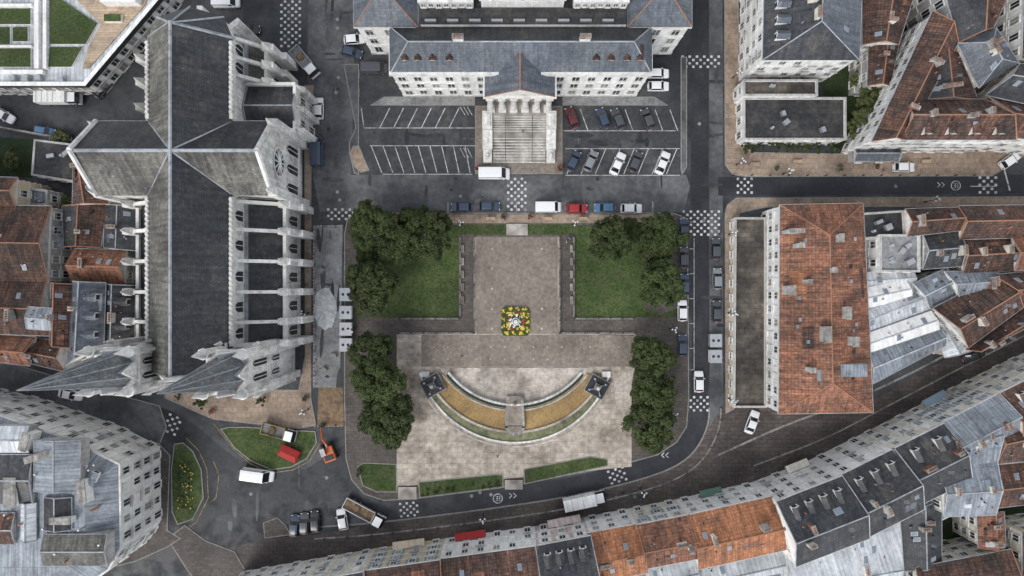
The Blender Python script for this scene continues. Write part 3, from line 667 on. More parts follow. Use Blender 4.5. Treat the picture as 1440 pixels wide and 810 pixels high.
# ------------------------------------------------------------ church
C = Bld('church')
def gp(x, y): return W(x, y)
def rect(x0, y0, x1, y1): return ccw(G((x0, y0), (x1, y0), (x1, y1), (x0, y1)))
def pointed(B, A, C_, x, z0, z1, w, m='glass', fr='trim_stone'):
    A = Vector((A[0], A[1], 0)); C_ = Vector((C_[0], C_[1], 0)); u = (C_-A).normalized(); n = Vector((u.y, -u.x, 0))
    def shp(ww, h0, h1, off, mm, part):
        o = A+u*x+n*off; hs = h1-ww*0.9
        pts = [o-u*ww/2+Vector((0, 0, h0)), o+u*ww/2+Vector((0, 0, h0)), o+u*ww/2+Vector((0, 0, hs)), o+u*ww*0.3+Vector((0, 0, hs+ww*0.5)), o+Vector((0, 0, h1)), o-u*ww*0.3+Vector((0, 0, hs+ww*0.5)), o-u*ww/2+Vector((0, 0, hs))]
        B[part].face(pts, mm)
    shp(w+0.5, z0-0.25, z1+0.35, 0.04, fr, 'trim'); shp(w, z0, z1, 0.08, m, 'windows')
    o = A+u*(x-0.06)+n*0.08; B['trim'].obox(o+Vector((0, 0, z0)), u*0.12, n*0.06, (0, 0, z1-z0-0.4), fr)
nave = rect(277, 100, 377, 505)
C['walls'].prism(nave, -0.2, 18, 'limestone', top=False)
q = [gp(277, 505), gp(377, 505), gp(377, 100), gp(277, 100)]
q1 = [q[1], q[2], q[3], q[0]]
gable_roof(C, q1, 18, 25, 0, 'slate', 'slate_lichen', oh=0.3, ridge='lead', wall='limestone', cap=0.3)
tq = [gp(214, 290), gp(425, 290), gp(425, 203), gp(214, 203)]
C['walls'].prism(tq, -0.2, 17.95, 'limestone', top=False)
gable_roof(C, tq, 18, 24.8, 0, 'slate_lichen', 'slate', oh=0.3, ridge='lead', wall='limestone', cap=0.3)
for (x, y) in ((277, 203), (377, 203), (277, 290), (377, 290)):
    C['valley_gutters'].tube(V(gp(x, y), 18.1), V(gp(327, 246.5), 24.95), 0.22, 0.22, 5, 'lead')
for (x0, y0, x1, y1) in ((376, 294, 380, 476), (376, 104, 380, 199), (274, 294, 278, 476), (274, 104, 278, 199)):
    C['parapet'].prism(rect(x0, y0, x1, y1), 17.2, 18.5, 'trim_stone')
    for k in range(int((y1-y0)/6)):
        p = gp((x0+x1)/2, y0+3+k*6); C['parapet'].box(p.x, p.y, 18.5, 18.8, 0.5, 0.45, 0, 'trim_stone')
for x, hz in ((427, 19), (212, 17)):
    p0 = gp(x, 292); p1 = gp(x, 246.5); p2 = gp(x, 201)
    C['coping'].tube(V(p0, 18.0), V(p1, 25.3), 0.45, 0.45, 6, 'trim_stone'); C['coping'].tube(V(p2, 18.0), V(p1, 25.3), 0.45, 0.45, 6, 'trim_stone')
    for yy in (205, 288):
        pp = gp(x+(3 if x > 300 else -1), yy)
        C['pinnacles'].box(pp.x, pp.y, -0.1, hz, 1.6, 1.6, 0, 'limestone'); C['pinnacles'].frustum(pp, 1.0, 0, hz, hz+3.5, 4, 'trim_stone', rot=math.pi/4)
cc = gp(425.6, 246.5)
for r, z, m in ((2.9, 0.02, 'trim_stone'), (2.4, 0.08, 'glass')):
    C['rose_window'].face([(cc.x+z+0.02, cc.y+r*math.cos(t), 14+r*math.sin(t)) for t in [2*math.pi*i/24 for i in range(24)]], m)
for i in range(12):
    t = 2*math.pi*i/12; C['rose_window'].tube((cc.x+0.18, cc.y, 14), (cc.x+0.18, cc.y+2.4*math.cos(t), 14+2.4*math.sin(t)), 0.12, 0.12, 4, 'trim_stone')
C['rose_window'].tube((cc.x+0.1, cc.y, 14), (cc.x+0.3, cc.y, 14), 0.6, 0.6, 10, 'trim_stone')
for k in (-3.6, 0, 3.6): pointed(C, gp(425, 290), gp(425, 203), 6.2+k, 3, 9.5, 1.6)
for zz in (2.2, 10.5): C['trim'].prism(rect(424, 209, 427, 284), zz, zz+0.35, 'trim_stone')
ap = [gp(277, 100), gp(288, 76), (gp(327, 64)), gp(366, 76), gp(377, 100)]
C['walls'].prism(ap, -0.2, 18, 'limestone', top=False)
apr = [gp(275, 100), gp(286, 74), gp(327, 61.5), gp(368, 74), gp(379, 100)]
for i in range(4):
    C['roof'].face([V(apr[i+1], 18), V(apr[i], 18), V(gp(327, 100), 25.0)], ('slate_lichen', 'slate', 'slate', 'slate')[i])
    C['roof'].tube(V(apr[i+1], 18.05), V(gp(327, 100), 25.05), 0.2, 0.2, 5, 'lead')
for i in range(1, 4):
    p = ap[i]; d = (p-gp(327, 105)).normalized()
    C['buttresses'].box(p.x+d.x*0.9, p.y+d.y*0.9, -0.1, 14.5, 2.2, 1.0, math.atan2(d.y, d.x), 'limestone')
for i in range(4):
    L_ = (ap[i]-ap[i+1]).length; pointed(C, ap[i+1], ap[i], L_/2, 7, 15, 1.5)
def aisle(x_in, x_out, y0, y1, zi, zo, ys, rm='slate'):
    s = 1 if x_out > x_in else -1
    C['walls'].prism(rect(x_in, y0, x_out, y1), -0.2, zo, 'limestone', top=False)
    a, b_, c_, d_ = gp(x_in, y1), gp(x_out, y1), gp(x_out, y0), gp(x_in, y0)
    f = [V(a, zi), V(b_, zo), V(c_, zo), V(d_, zi)]
    if s < 0: f = f[::-1]
    C['aisle_roof'].face(f, rm)
    for e0, e1 in ((a, b_), (d_, c_)): C['walls'].face([V(e0, zo), V(e1, zo), V(e0, zi)], 'limestone')
    C['parapet'].prism(rect(x_out-2*s, y0, x_out+2*s, y1), zo-0.5, zo+0.9, 'trim_stone')
    C['aisle_roof'].prism(rect(x_in-0.2*s, y0, x_in+4*s, y1), zi-0.3, zi+0.25, 'lead')
    yy = sorted(ys)
    for y in yy:
        xm = x_out+4*s
        p = gp(xm, y); C['buttresses'].box(p.x, p.y, -0.1, 11.8, 16/S, 1.15, 0, 'limestone'); C['buttresses'].box(p.x+0.6*s, p.y, -0.1, 7, 20/S, 1.3, 0, 'limestone')
        C['pinnacles'].frustum(p, 1.0, 0, 11.8, 14.6, 4, 'trim_stone', rot=math.pi/4)
        A = gp(x_in, y); Bq = gp(x_out, y); w = 0.3
        pts = [(A.x, 16.2), (Bq.x+0.3*s, 11.4), (Bq.x+0.3*s, 10.5), ((A.x+Bq.x)/2, 12.6), (A.x, 14.6)]
        C['flying_buttresses'].face([(x, A.y-w, z) for x, z in pts], 'limestone'); C['flying_buttresses'].face([(x, A.y+w, z) for x, z in pts][::-1], 'limestone')
        for i in range(5):
            (xa, za), (xb, zb) = pts[i], pts[(i+1) % 5]
            C['flying_buttresses'].face([(xa, A.y-w, za), (xa, A.y+w, za), (xb, A.y+w, zb), (xb, A.y-w, zb)], 'trim_stone' if i == 0 else 'limestone')
    for i in range(len(yy)-1):
        ym = (yy[i]+yy[i+1])/2
        if s > 0:
            pointed(C, gp(x_out, y1), gp(x_out, y0), (y1-ym)/S, 2.5, 7.6, 1.8); pointed(C, gp(x_in, y1), gp(x_in, y0), (y1-ym)/S, 12.9, 16.8, 1.8)
        else:
            pointed(C, gp(x_out, y0), gp(x_out, y1), (ym-y0)/S, 2.5, 7.6, 1.8); pointed(C, gp(x_in, y0), gp(x_in, y1), (ym-y0)/S, 12.9, 16.8, 1.8)
ys = [297, 332, 371, 410, 448, 476]
aisle(377, 423, 290.2, 478, 12, 9, ys); aisle(277, 231, 290.2, 478, 12, 9, ys)
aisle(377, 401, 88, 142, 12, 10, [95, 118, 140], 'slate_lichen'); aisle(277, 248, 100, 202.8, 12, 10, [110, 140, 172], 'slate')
C['walls'].prism(rect(380, 144, 440, 202.5), -0.2, 11, 'limestone', top=False)
sq = [gp(380, 202.5), gp(440, 202.5), gp(440, 144), gp(380, 144)]
gable_roof(C, sq, 11, 13.5, 0, 'slate', 'slate', oh=0.2, wall='limestone')
for (x0, y0, x1, y1) in ((378, 200, 442, 204.5), (378, 141, 442, 145), (439, 145, 443, 200)): C['parapet'].prism(rect(x0, y0, x1, y1), 9.5, 12.1, 'trim_stone')
facade(C, gp(442.5, 202), gp(442.5, 144), 0.5, 10.5, 2, bay=3, ww=1.2)
for y in (146, 172, 200):
    p = gp(445, y); C['buttresses'].box(p.x, p.y, -0.1, 10, 1.2, 1.0, 0, 'limestone'); C['pinnacles'].frustum(p, 0.7, 0, 10, 13, 4, 'trim_stone', rot=math.pi/4)
def tower(cx, cy, hw=24):
    c = gp(cx, cy); w = hw*2/S
    C['towers'].box(c.x, c.y, -0.2, 24, w, w, 0, 'limestone')
    for z in (8, 15, 23.4): C['towers'].box(c.x, c.y, z, z+0.5, w+0.7, w+0.7, 0, 'trim_stone')
    for sx in (-1, 1):
        for sy in (-1, 1):
            for (dx, dy, lx, ly) in ((0.6, 0, 1.8, 1.3), (0, 0.6, 1.3, 1.8)):
                C['buttresses'].box(c.x+sx*(w/2+dx-0.4), c.y+sy*(w/2+dy-0.4), -0.1, 19+dx, lx, ly, 0, 'limestone')
            p = (c.x+sx*(w/2-0.2), c.y+sy*(w/2-0.2))
            C['pinnacles'].frustum(p, 0.85, 0.8, 19, 26, 8, 'limestone'); C['pinnacles'].frustum(p, 1.0, 1.0, 26, 26.3, 8, 'trim_stone'); C['pinnacles'].frustum(p, 0.85, 0, 26.3, 30.5, 8, 'trim_stone')
            p2 = (c.x+sx*(w/2+1.0), c.y+sy*(w/2-0.2)); C['pinnacles'].frustum(p2, 0.5, 0, 19.5, 22.5, 4, 'trim_stone')
            p2 = (c.x+sx*(w/2-0.2), c.y+sy*(w/2+1.0)); C['pinnacles'].frustum(p2, 0.5, 0, 19.5, 22.5, 4, 'trim_stone')
    q = [(c.x-w/2, c.y-w/2), (c.x+w/2, c.y-w/2), (c.x+w/2, c.y+w/2), (c.x-w/2, c.y+w/2)]
    for i in range(4):
        A, D = q[i], q[(i+1) % 4]
        for x in (w*0.32, w*0.68):
            pointed(C, A, D, x, 16, 22.5, 1.1, 'iron'); pointed(C, A, D, x, 9.5, 13.5, 1.0)
        u = Vector((D[0]-A[0], D[1]-A[1], 0)).normalized(); n = Vector((u.y, -u.x, 0)); m = Vector(((A[0]+D[0])/2, (A[1]+D[1])/2, 0))
        a = m-u*1.7+Vector((0, 0, 23.9)); b_ = m+u*1.7+Vector((0, 0, 23.9)); t = m+Vector((0, 0, 28.2)); k = c*1.0; k.z = 27.5
        C['gablets'].face([a, b_, t], 'limestone'); C['gablets'].face([a, t, k], 'lead'); C['gablets'].face([b_, k, t], 'lead')
        C['gablets'].tube(a, t, 0.18, 0.18, 4, 'trim_stone'); C['gablets'].tube(b_, t, 0.18, 0.18, 4, 'trim_stone')
    C['spires'].frustum(c, w*0.46, 0, 23.9, 47, 8, 'spire_slate', rot=math.pi/8)
    for i in range(8):
        t = math.pi/8+2*math.pi*i/8
        C['spires'].tube((c.x+w*0.46*math.cos(t), c.y+w*0.46*math.sin(t), 23.9), (c.x, c.y, 47), 0.14, 0.05, 4, 'lead')
    C['spires'].tube((c.x, c.y, 46.8), (c.x, c.y, 49), 0.07, 0.05, 5, 'iron'); C['spires'].tube((c.x-0.5, c.y, 48.3), (c.x+0.5, c.y, 48.3), 0.06, 0.06, 5, 'iron')
tower(391, 503); tower(261, 500)
C['walls'].prism(rect(285.5, 505.3, 366.5, 516), -0.2, 17, 'limestone')
p0, p1 = gp(285.5, 510), gp(366.5, 510); pm = gp(326, 510)
C['west_gable'].face([V(gp(286, 514), 17), V(gp(366, 514), 17), V(gp(326, 514), 26)], 'limestone'); C['west_gable'].face([V(gp(286, 508), 17), V(gp(326, 508), 26), V(gp(366, 508), 17)], 'limestone')
C['west_gable'].tube(V(p0, 17), V(pm, 26), 0.45, 0.4, 6, 'trim_stone'); C['west_gable'].tube(V(p1, 17), V(pm, 26), 0.45, 0.4, 6, 'trim_stone')
C['west_gable'].frustum(pm, 0.4, 0, 26, 28, 6, 'trim_stone')
pointed(C, gp(285, 516), gp(367, 516), 5.8, 0.3, 7, 3.2, 'timber'); pointed(C, gp(285, 516), gp(367, 516), 5.8, 9, 16, 3.4)
C['porch'].prism(rect(296, 516.2, 304, 526), -0.1, 7.5, 'limestone'); C['porch'].prism(rect(348, 516.2, 356, 526), -0.1, 7.5, 'limestone')
C.finish()

# ------------------------------------------------------------ palace (court house)
P = Bld('courthouse')
def block(B, x0, y0, x1, y1, z, wall='plaster_white', roof=None, nf=3, win=(0, 1, 2, 3), bay=3.0, top=False, ww=1.3):
    q = rect(x0, y0, x1, y1); B['walls'].prism(q, -0.2, z, wall, top=(roof if roof else top))
    o = offset_quad(q, 0.4); B['trim'].prism(o, z-0.55, z-0.02, 'trim_stone'); B['trim'].prism(offset_quad(q, 0.15), z-0.95, z-0.55, 'trim_stone')
    B['trim'].prism(offset_quad(q, 0.1), -0.2, 1.2, 'limestone')
    for i in win: facade(B, q[i], q[(i+1) % 4], 0.8, z-1.1, nf, bay=bay, ww=ww, wf=0.66)
    return q
block(P, 600, -120, 867, 100, 15, roof='bitumen', nf=3, win=())
qa = block(P, 524, -120, 600, 76, 15, nf=3); qb = block(P, 867, -120, 943, 76, 15, nf=3)
for q in (qa, qb):
    xs = [p.x for p in q]; ysl = [p.y for p in q]
    a = [Vector((max(xs), min(ysl), 0)), Vector((max(xs), max(ysl), 0)), Vector((min(xs), max(ysl), 0)), Vector((min(xs), min(ysl), 0))]
    gable_roof(P, a, 15, 19.5, 5.6, 'slate_blue', 'slate_blue', oh=0.35, ridge='terracotta', wall='plaster_white')
fq = block(P, 568, 104, 894, 135, 14.5, nf=3, win=(0, 1, 3), bay=2.9)
a_ = [gp(568, 135), gp(894, 135), gp(894, 78), gp(568, 78)]
gable_roof(P, a_, 14.5, 19.0, 4.0, 'slate_blue', 'slate', oh=0.3, ridge='lead', m3='slate_blue')
P['trim'].prism(rect(566, 133.5, 896, 137.5), 14.0, 14.9, 'trim_stone')
P['walls'].prism(rect(570, 79, 892, 103.8), -0.2, 14.3, 'plaster_white')
for x in (588, 604, 622, 643, 824, 842, 862, 878):
    ex = gp(x, 124); dormer(P, V(ex, 15.3), (0, -1), w=1.0, h=1.7, d=2.2, wall='plaster_pink', roof='clay_tile_brown', rh=0.5)
for x in (655, 808): chimney(P, gp(x, 104).x, gp(x, 104).y, 17.5, 20.5, 1.8, 0.8, 0, 'plaster_white')
P['roof_terrace'].prism(rect(606, 57, 862, 77.8), 14.0, 16.0, 'plaster_white', 'bitumen')
for i in range(9):
    x = 612+i*27.5
    P['roof_terrace'].prism(rect(x, 72, x+14, 75), 16.0, 16.5, 'steel')
for (x0, x1) in ((606, 672), (796, 862)):
    P['colonnade'].prism(rect(x0, 49, x1, 56.5), 14.0, 18.2, 'plaster_white'); P['colonnade'].prism(rect(x0-1, 48, x1+1, 58), 18.2, 18.7, 'trim_stone')
    facade(P, gp(x0, 56.5), gp(x1, 56.5), 16.0, 18.2, 1, bay=1.3, ww=0.7)
    P['roof_back'].prism(rect(x0, 0, x1, 47.8), 15.05, 17.2, 'plaster_grey', 'slate')
    for k in range(5): P['roof_back'].prism(rect(x0+4+k*12, 10, x0+11+k*12, 40), 17.2, 17.5, 'steel', 'rooflight')
P['pavilion'].prism(rect(682, -60, 784, 55), 14.0, 19.0, 'plaster_white', 'slate')
P['pavilion'].prism(rect(680, 52, 786, 56.2), 18.6, 19.3, 'trim_stone')
n = 16; A0 = gp(694, 56); A1 = gp(772, 56); cxm = (A0.x+A1.x)/2; R_ = (A1.x-A0.x)/2
pts = [(cxm+R_*math.cos(math.pi*i/n), 19.3+3.0*math.sin(math.pi*i/n)) for i in range(n+1)]
P['pediment'].face([(x, A0.y, z) for x, z in pts[::-1]][::-1], 'trim_stone')
for i in range(n):
    (xa, za), (xb, zb) = pts[i], pts[i+1]
    P['pediment'].face([(xa, A0.y-0.2, za), (xa, A0.y+14, za), (xb, A0.y+14, zb), (xb, A0.y-0.2, zb)], 'trim_stone')
    P['pediment'].tube((xa, A0.y-0.2, za), (xb, A0.y-0.2, zb), 0.4, 0.4, 6, 'trim_stone')
P['pediment'].face([(cxm+3.2*math.cos(t), A0.y-0.05, 19.6+1.9*math.sin(t)) for t in [math.pi*i/12 for i in range(13)]], 'plaster_ochre')
P['pediment'].ball((cxm, A0.y-0.1, 20.3), 0.6, 'limestone')
hx0, hx1 = 686, 774
pq = [gp(hx0, 161), gp(hx1, 161), gp(hx1, 100), gp(hx0, 100)]
P['portico_walls'].prism(rect(692, 118, 768, 146), 2.4, 12.2, 'plaster_white')
P['portico_floor'].prism(rect(hx0, 135.6, hx1, 166), -0.1, 2.5, 'limestone', 'steps_stone')
ent = rect(hx0, 110, hx1, 161)
P['entablature'].prism(ent, 11.2, 13.0, 'trim_stone'); P['entablature'].prism(offset_quad(ent, 0.4), 12.6, 13.04, 'trim_stone')
pr = [pq[1], pq[2], pq[3], pq[0]]
gable_roof(P, pr, 13.05, 17.6, 0, 'slate_blue', 'slate_blue', oh=0.1, ridge='terracotta', wall='trim_stone', cap=0.14)
for i in range(6):
    x = hx0+5+(hx1-hx0-10)*i/5; p = gp(x, 158)
    P['columns'].frustum(p, 0.6, 0.48, 2.9, 10.6, 14, 'trim_stone'); P['columns'].box(p.x, p.y, 2.5, 2.9, 1.5, 1.5, 0, 'trim_stone'); P['columns'].box(p.x, p.y, 10.6, 11.2, 1.35, 1.35, 0, 'trim_stone')
facade(P, gp(694, 146), gp(766, 146), 2.5, 11, 2, bay=3.3, ww=1.6)
prof = []
z = 2.5; y = 166.0
for i in range(7): prof.append((y, z)); y += 3.0; z -= 0.17
prof.append((y, z)); y += 10
for i in range(8): prof.append((y, z)); y += 3.9; z -= 0.158
for i, (yy, zz) in enumerate(prof):
    y2 = prof[i+1][0] if i+1 < len(prof) else 229
    P['stairs'].prism(rect(693, yy, 767, y2), -0.1, max(zz, 0.25), 'limestone_dark', 'steps_stone')
    P['stair_nosing'].prism(rect(693.2, y2-0.7, 766.8, y2+0.2), max(zz, 0.25)-0.05, max(zz, 0.25)+0.01, 'limestone')
for x0, x1 in ((679, 692.8), (767.2, 781)):
    P['stair_walls'].prism(rect(x0, 161.2, x1, 186), -0.1, 3.0, 'trim_stone'); P['stair_walls'].prism(rect(x0, 186.1, x1, 212), -0.1, 1.9, 'limestone'); P['stair_walls'].prism(rect(x0+1, 212.1, x1-1, 230), -0.1, 1.1, 'trim_stone')
    P['stair_walls'].prism(rect(x0+3, 165, x1-3, 182), 3.0, 3.25, 'limestone')
    p = gp((x0+x1)/2, 221); P['statues'].frustum(p, 0.45, 0.3, 1.1, 2.4, 8, 'limestone'); P['statues'].ball(V(p, 2.7), 0.35, 'limestone')
for x in (711, 748):
    P['handrails'].tube(V(gp(x, 168), 3.4), V(gp(x, 228), 1.2), 0.05, 0.05, 5, 'iron')
    for k in range(7):
        yy = 168+k*10; P['handrails'].tube(V(gp(x, yy), 0.3), V(gp(x, yy), 3.4-2.2*k/6), 0.035, 0.035, 4, 'iron')
P.finish()

# ------------------------------------------------------------ modern building, top-left
B = Bld('modern_office_building')
MZ = 6.0
mq = ccw([W(x, y, MZ) for x, y in ((-120, -120), (315, -120), (224, 0), (122, 120), (-120, 120))])
B['walls'].prism(mq, -0.2, MZ, 'plaster_white', 'zinc_pale')
for i in range(5): facade(B, mq[i], mq[(i+1) % 5], 0, MZ-0.6, 2, bay=2.4, ww=1.4, trim='plaster_grey')
oq = offset_quad(mq, 0.3); iq = offset_quad(mq, -0.5)
for i in range(5):
    j = (i+1) % 5; B['parapet'].face([V(oq[i], MZ-.6), V(oq[j], MZ-.6), V(oq[j], MZ+.7), V(oq[i], MZ+.7)], 'iron'); B['parapet'].face([V(oq[i], MZ+.7), V(oq[j], MZ+.7), V(iq[j], MZ+.7), V(iq[i], MZ+.7)], 'plaster_white'); B['parapet'].face([V(iq[i], MZ+.7), V(iq[j], MZ+.7), V(iq[j], MZ), V(iq[i], MZ)], 'plaster_white')
def roofbox(x0, y0, x1, y1, z0, z1, side, topm, part):
    B[part].prism(ccw([W(x, y, z1) for x, y in ((x0, y0), (x1, y0), (x1, y1), (x0, y1))]), z0, z1, side, topm)
def roofpoly(pts, h, side, topm, part): B[part].prism(ccw([W(x, y, MZ+h) for x, y in pts]), MZ, MZ+h, side, topm)
for (x0, y0, x1, y1) in ((-40, 12, 43, 34), (18, 38, 39, 58), (-40, 38, 14, 62), (-40, 68, 43, 94)): roofbox(x0, y0, x1, y1, MZ, MZ+.35, 'plaster_white', 'grass', 'green_roof')
roofpoly(((70, 66), (116, 66), (100, 94), (68, 94)), .35, 'plaster_white', 'grass', 'green_roof')
roofpoly(((70, -40), (88, 0), (137, 33), (120, 62), (70, 62)), .35, 'plaster_white', 'grass', 'green_roof')
roofpoly(((98, -10), (212, -20), (204, 6), (124, 96), (116, 96), (124, 66), (142, 34)), .3, 'timber', 'timber', 'terrace')
for (x0, y0, x1, y1) in ((48, -20, 54, 96), (60, -20, 65, 96), (-40, 5, 44, 9), (-40, 63.5, 44, 66), (0, 98, 60, 104)): roofbox(x0, y0, x1, y1, MZ, MZ+.9, 'plaster_white', 'plaster_white', 'upstands')
for (x0, y0) in ((12, 106), (30, 107), (48, 106), (80, 108)): roofbox(x0, y0, x0+8, y0+6, MZ, MZ+1.2, 'steel', 'steel', 'vents')
roofbox(140, -30, 190, 2, MZ+.3, MZ+2.6, 'plaster_white', 'plaster_white', 'stair_head'); roofbox(146, 20, 170, 30, MZ+.3, MZ+1, 'plaster_white', 'grass', 'planters')
B.finish()

# ------------------------------------------------------------ left cluster
def house(px, he, hr, **k): return building(k.pop('name', 'town_house'), px, he, hr, **k)
house([(-60, 290), (70, 292), (66, 395), (-60, 392)], 10, 13, roof='clay_tile_brown', chim=3, sky=4)
house([(-60, 250), (22, 252), (20, 288), (-60, 288)], 10, 12, roof='clay_tile_brown', chim=1)
house([(-60, 396), (62, 398), (72, 470), (-60, 465)], 10, 12.5, roof='clay_tile_brown', chim=2, sky=3)
house([(-60, 470), (48, 476), (40, 512), (-60, 500)], 9, 11.5, roof='clay_tile', chim=1)
house([(50, 478), (86, 482), (90, 520), (40, 508)], 8, 10.5, roof='clay_tile_brown', chim=1)
house([(42, 434), (72, 436), (70, 462), (40, 460)], 12.6, 13.2, roof='zinc', chim=0, sky=0, win=False)
house([(74, 400), (102, 402), (100, 486), (72, 480)], 11, 13.5, roof='clay_tile_brown', chim=1)
house([(104, 398), (146, 400), (143, 486), (96, 510)], 11, 14, roof='slate_blue', chim=1, dorm=3, dside=0)
house([(148, 402), (188, 404), (186, 478), (146, 480)], 9, 11.5, roof='slate', wall='plaster_white', chim=1, dorm=2)
house([(107, 352), (176, 354), (174, 398), (106, 396)], 8, 10.5, roof='clay_tile', chim=1, sky=2, name='tiled_house')
house([(90, 292), (148, 290), (140, 345), (92, 344)], 8, 10, roof='clay_tile_brown', chim=1, roof2='slate')
house([(150, 290), (192, 294), (190, 350), (148, 346)], 8, 9.5, roof='slate', chim=1, wall='plaster_grey')
house([(106, 208), (124, 208), (150, 284), (104, 286)], 10, 12, roof='clay_tile_brown', chim=1)
flat_building('garage', [(48, 196), (112, 204), (106, 256), (44, 246)], 4, nf=1, wall='plaster_grey', parapet=0.25)
house([(72, 320), (92, 322), (90, 345), (72, 345)], 7, 8, roof='zinc', chim=0, sky=0)
flat_building('annex', [(24, 262), (66, 268), (66, 288), (24, 288)], 6, roof='zinc', nf=2, wall='plaster_grey')
house([(-140, 200), (-70, 200), (-70, 500), (-140, 500)], 11, 14)
sheet('garden', G((-60, 190), (50, 196), (46, 250), (-60, 245)), 0.03, 'hedge')
sheet('garden', G((60, 300), (150, 300), (150, 330), (60, 330)), 0.03, 'hedge')
b = MB()
for (a, c) in (((5, 182), (106, 200)), ((105, 120), (135, 130))):
    p, q_ = W(*a), W(*c); d = q_-p; n_ = Vector((-d.y, d.x, 0)).normalized()*0.3
    b.obox(V(p, 0), d, n_, (0, 0, 2.0), 'limestone_dark')
b.build('garden_wall')

# ------------------------------------------------------------ bottom-left block
B = Bld('corner_apartment_building')
z = 15
bq = ccw([W(x, y, z) for x, y in ((-140, 552), (-20, 580), (100, 622), (165, 655), (167, 770), (150, 800), (-140, 1000))])
B['walls'].prism(bq, -0.2, z, 'plaster_white')
B['trim'].prism(offset_quad(bq, 0.5), z-0.4, z-0.01, 'trim_stone'); B['trim'].prism(offset_quad(bq, 0.2), z-0.8, z-0.4, 'trim_stone')
for i in range(len(bq)): facade(B, bq[i], bq[(i+1) % len(bq)], 0.1, z-0.9, 4, bay=2.8, shutter='shutter_white', balcony=0.35)
o = offset_quad(bq, 0.15); i1_ = offset_quad(bq, -4.5)
for k in range(len(o)):
    j = (k+1) % len(o); B['roof'].face([V(o[k], z), V(o[j], z), V(i1_[j], z+2.4), V(i1_[k], z+2.4)], 'zinc')
    B['roof'].tube(V(o[k], z), V(i1_[k], z+2.4), 0.12, 0.12, 4, 'lead')
B['roof'].face([V(p, z+2.4) for p in i1_], 'zinc')
for (x, y, l, w, a) in ((60, 640, 5, 1.0, 0.3), (120, 690, 1.2, 4, 0.1), (20, 690, 2, 5, 0), (90, 730, 3.5, 1, 0), (40, 620, 1.2, 3, -0.3)):
    c = W(x, y, z+3); B['chimneys'].box(c.x, c.y, z+1, z+4, l, w, a, 'plaster_white'); B['chimneys'].box(c.x, c.y, z+4, z+4.2, l+0.2, w+0.2, a, 'limestone_dark')
for (x0, y0, x1, y1, m, h) in ((-60, 640, 45, 708, 'slate', 3.2), (-60, 722, 20, 765, 'clay_tile_brown', 2.8), (30, 708, 50, 760, 'zinc_pale', 2.9), (62, 752, 150, 795, 'slate_lichen', 3.0), (62, 700, 100, 745, 'bitumen', 2.75), (48, 620, 112, 690, 'zinc', 3.4), (-60, 600, 40, 636, 'zinc_pale', 3.0)):
    q = ccw([W(x, y, z+h) for x, y in ((x0, y0), (x1, y0), (x1, y1), (x0, y1))])
    if (q[0]-q[1]).length < (q[1]-q[2]).length: q = q[1:]+q[:1]
    B['attic'].prism(q, z+0.5, z+h, 'plaster_grey'); gable_roof(B, q, z+h, z+h+0.9, 0, m, oh=0.1, ridge='lead', wall='plaster_grey')
for i in (0, 2, 4): dormer(B, V(W(108+i*9, 640+i*5, z), z+1.2), (0.4, 1), w=1.2, h=1.1, d=1.8, roof='zinc')
for i in range(14):
    c = W(U(0, 150), U(650, 790), z+3); B['vents'].frustum(c, 0.2, 0.18, z+1, z+4.2, 6, random.choice(('steel', 'terracotta')))
B.finish()

# ------------------------------------------------------------ top-right blocks
building('apartment_building', [(1078, -60), (1212, -60), (1206, 82), (1075, 82)], 14, 18, roof='slate_blue', roof2='slate', wall='plaster_white', nf=4, hip=5.5, shutter='shutter_white', chim=3, sky=4, dorm=5, dside=1, balcony=0.4)
flat_building('annex', [(1046, 137), (1190, 137), (1190, 196), (1046, 196)], 4.5, roof='bitumen', nf=1, wall='plaster_white', vents=4)
flat_building('annex', [(1046, 112), (1150, 112), (1150, 134), (1046, 134)], 6, roof='bitumen_brown', nf=2, wall='plaster_white', vents=2)
house([(1215, -60), (1300, -60), (1262, 60), (1215, 60)], 10, 12, roof='clay_tile_brown', chim=2)
house([(1224, 62), (1262, 62), (1250, 118), (1222, 118)], 8, 9.5, roof='clay_tile_brown', wall='plaster_grey', chim=1)
house([(1312, 20), (1345, 60), (1272, 194), (1230, 196)], 13, 15.5, roof='clay_tile_brown', wall='plaster_white', nf=4, shutter='shutter_white', chim=2, sky=2, bay=2.4)
house([(1274, 142), (1385, 142), (1424, 194), (1270, 194)], 13, 16.5, roof='clay_tile_brown', wall='plaster_white', nf=4, shutter='shutter_white', chim=3, dorm=4, dside=0, droof='clay_tile_brown', balcony=0.4)
house([(1350, 62), (1400, 42), (1430, 88), (1378, 120)], 13, 15.5, roof='slate_blue', wall='plaster_cream', nf=4, chim=3, sky=1, hip=2.5)
house([(1302, 70), (1346, 76), (1372, 138), (1290, 138)], 12, 14, roof='clay_tile_brown', wall='plaster_grey', chim=2, roof2='slate')
house([(1318, -60), (1440, -60), (1396, 36), (1350, 56)], 13, 15.5, roof='clay_tile_brown', wall='plaster_grey', chim=3, roof2='slate')
house([(1445, -60), (1520, -60), (1520, 90), (1440, 80)], 13, 16, roof='clay_tile_brown', chim=3)
house([(1435, 92), (1520, 96), (1520, 160), (1392, 132)], 13, 15.5, roof='slate', chim=2)
house([(1398, 140), (1520, 166), (1520, 200), (1432, 192)], 12, 15, roof='clay_tile_brown', chim=2)
house([(1204, 209), (1262, 209), (1262, 224), (1204, 224)], 3.5, 4.4, roof='slate_blue', wall='plaster_grey', nf=1, chim=0, sky=0, name='kiosk', clutter=1)
sheet('garden', G((1150, 40), (1225, 40), (1200, 205), (1185, 205), (1150, 110)), 0.03, 'hedge')

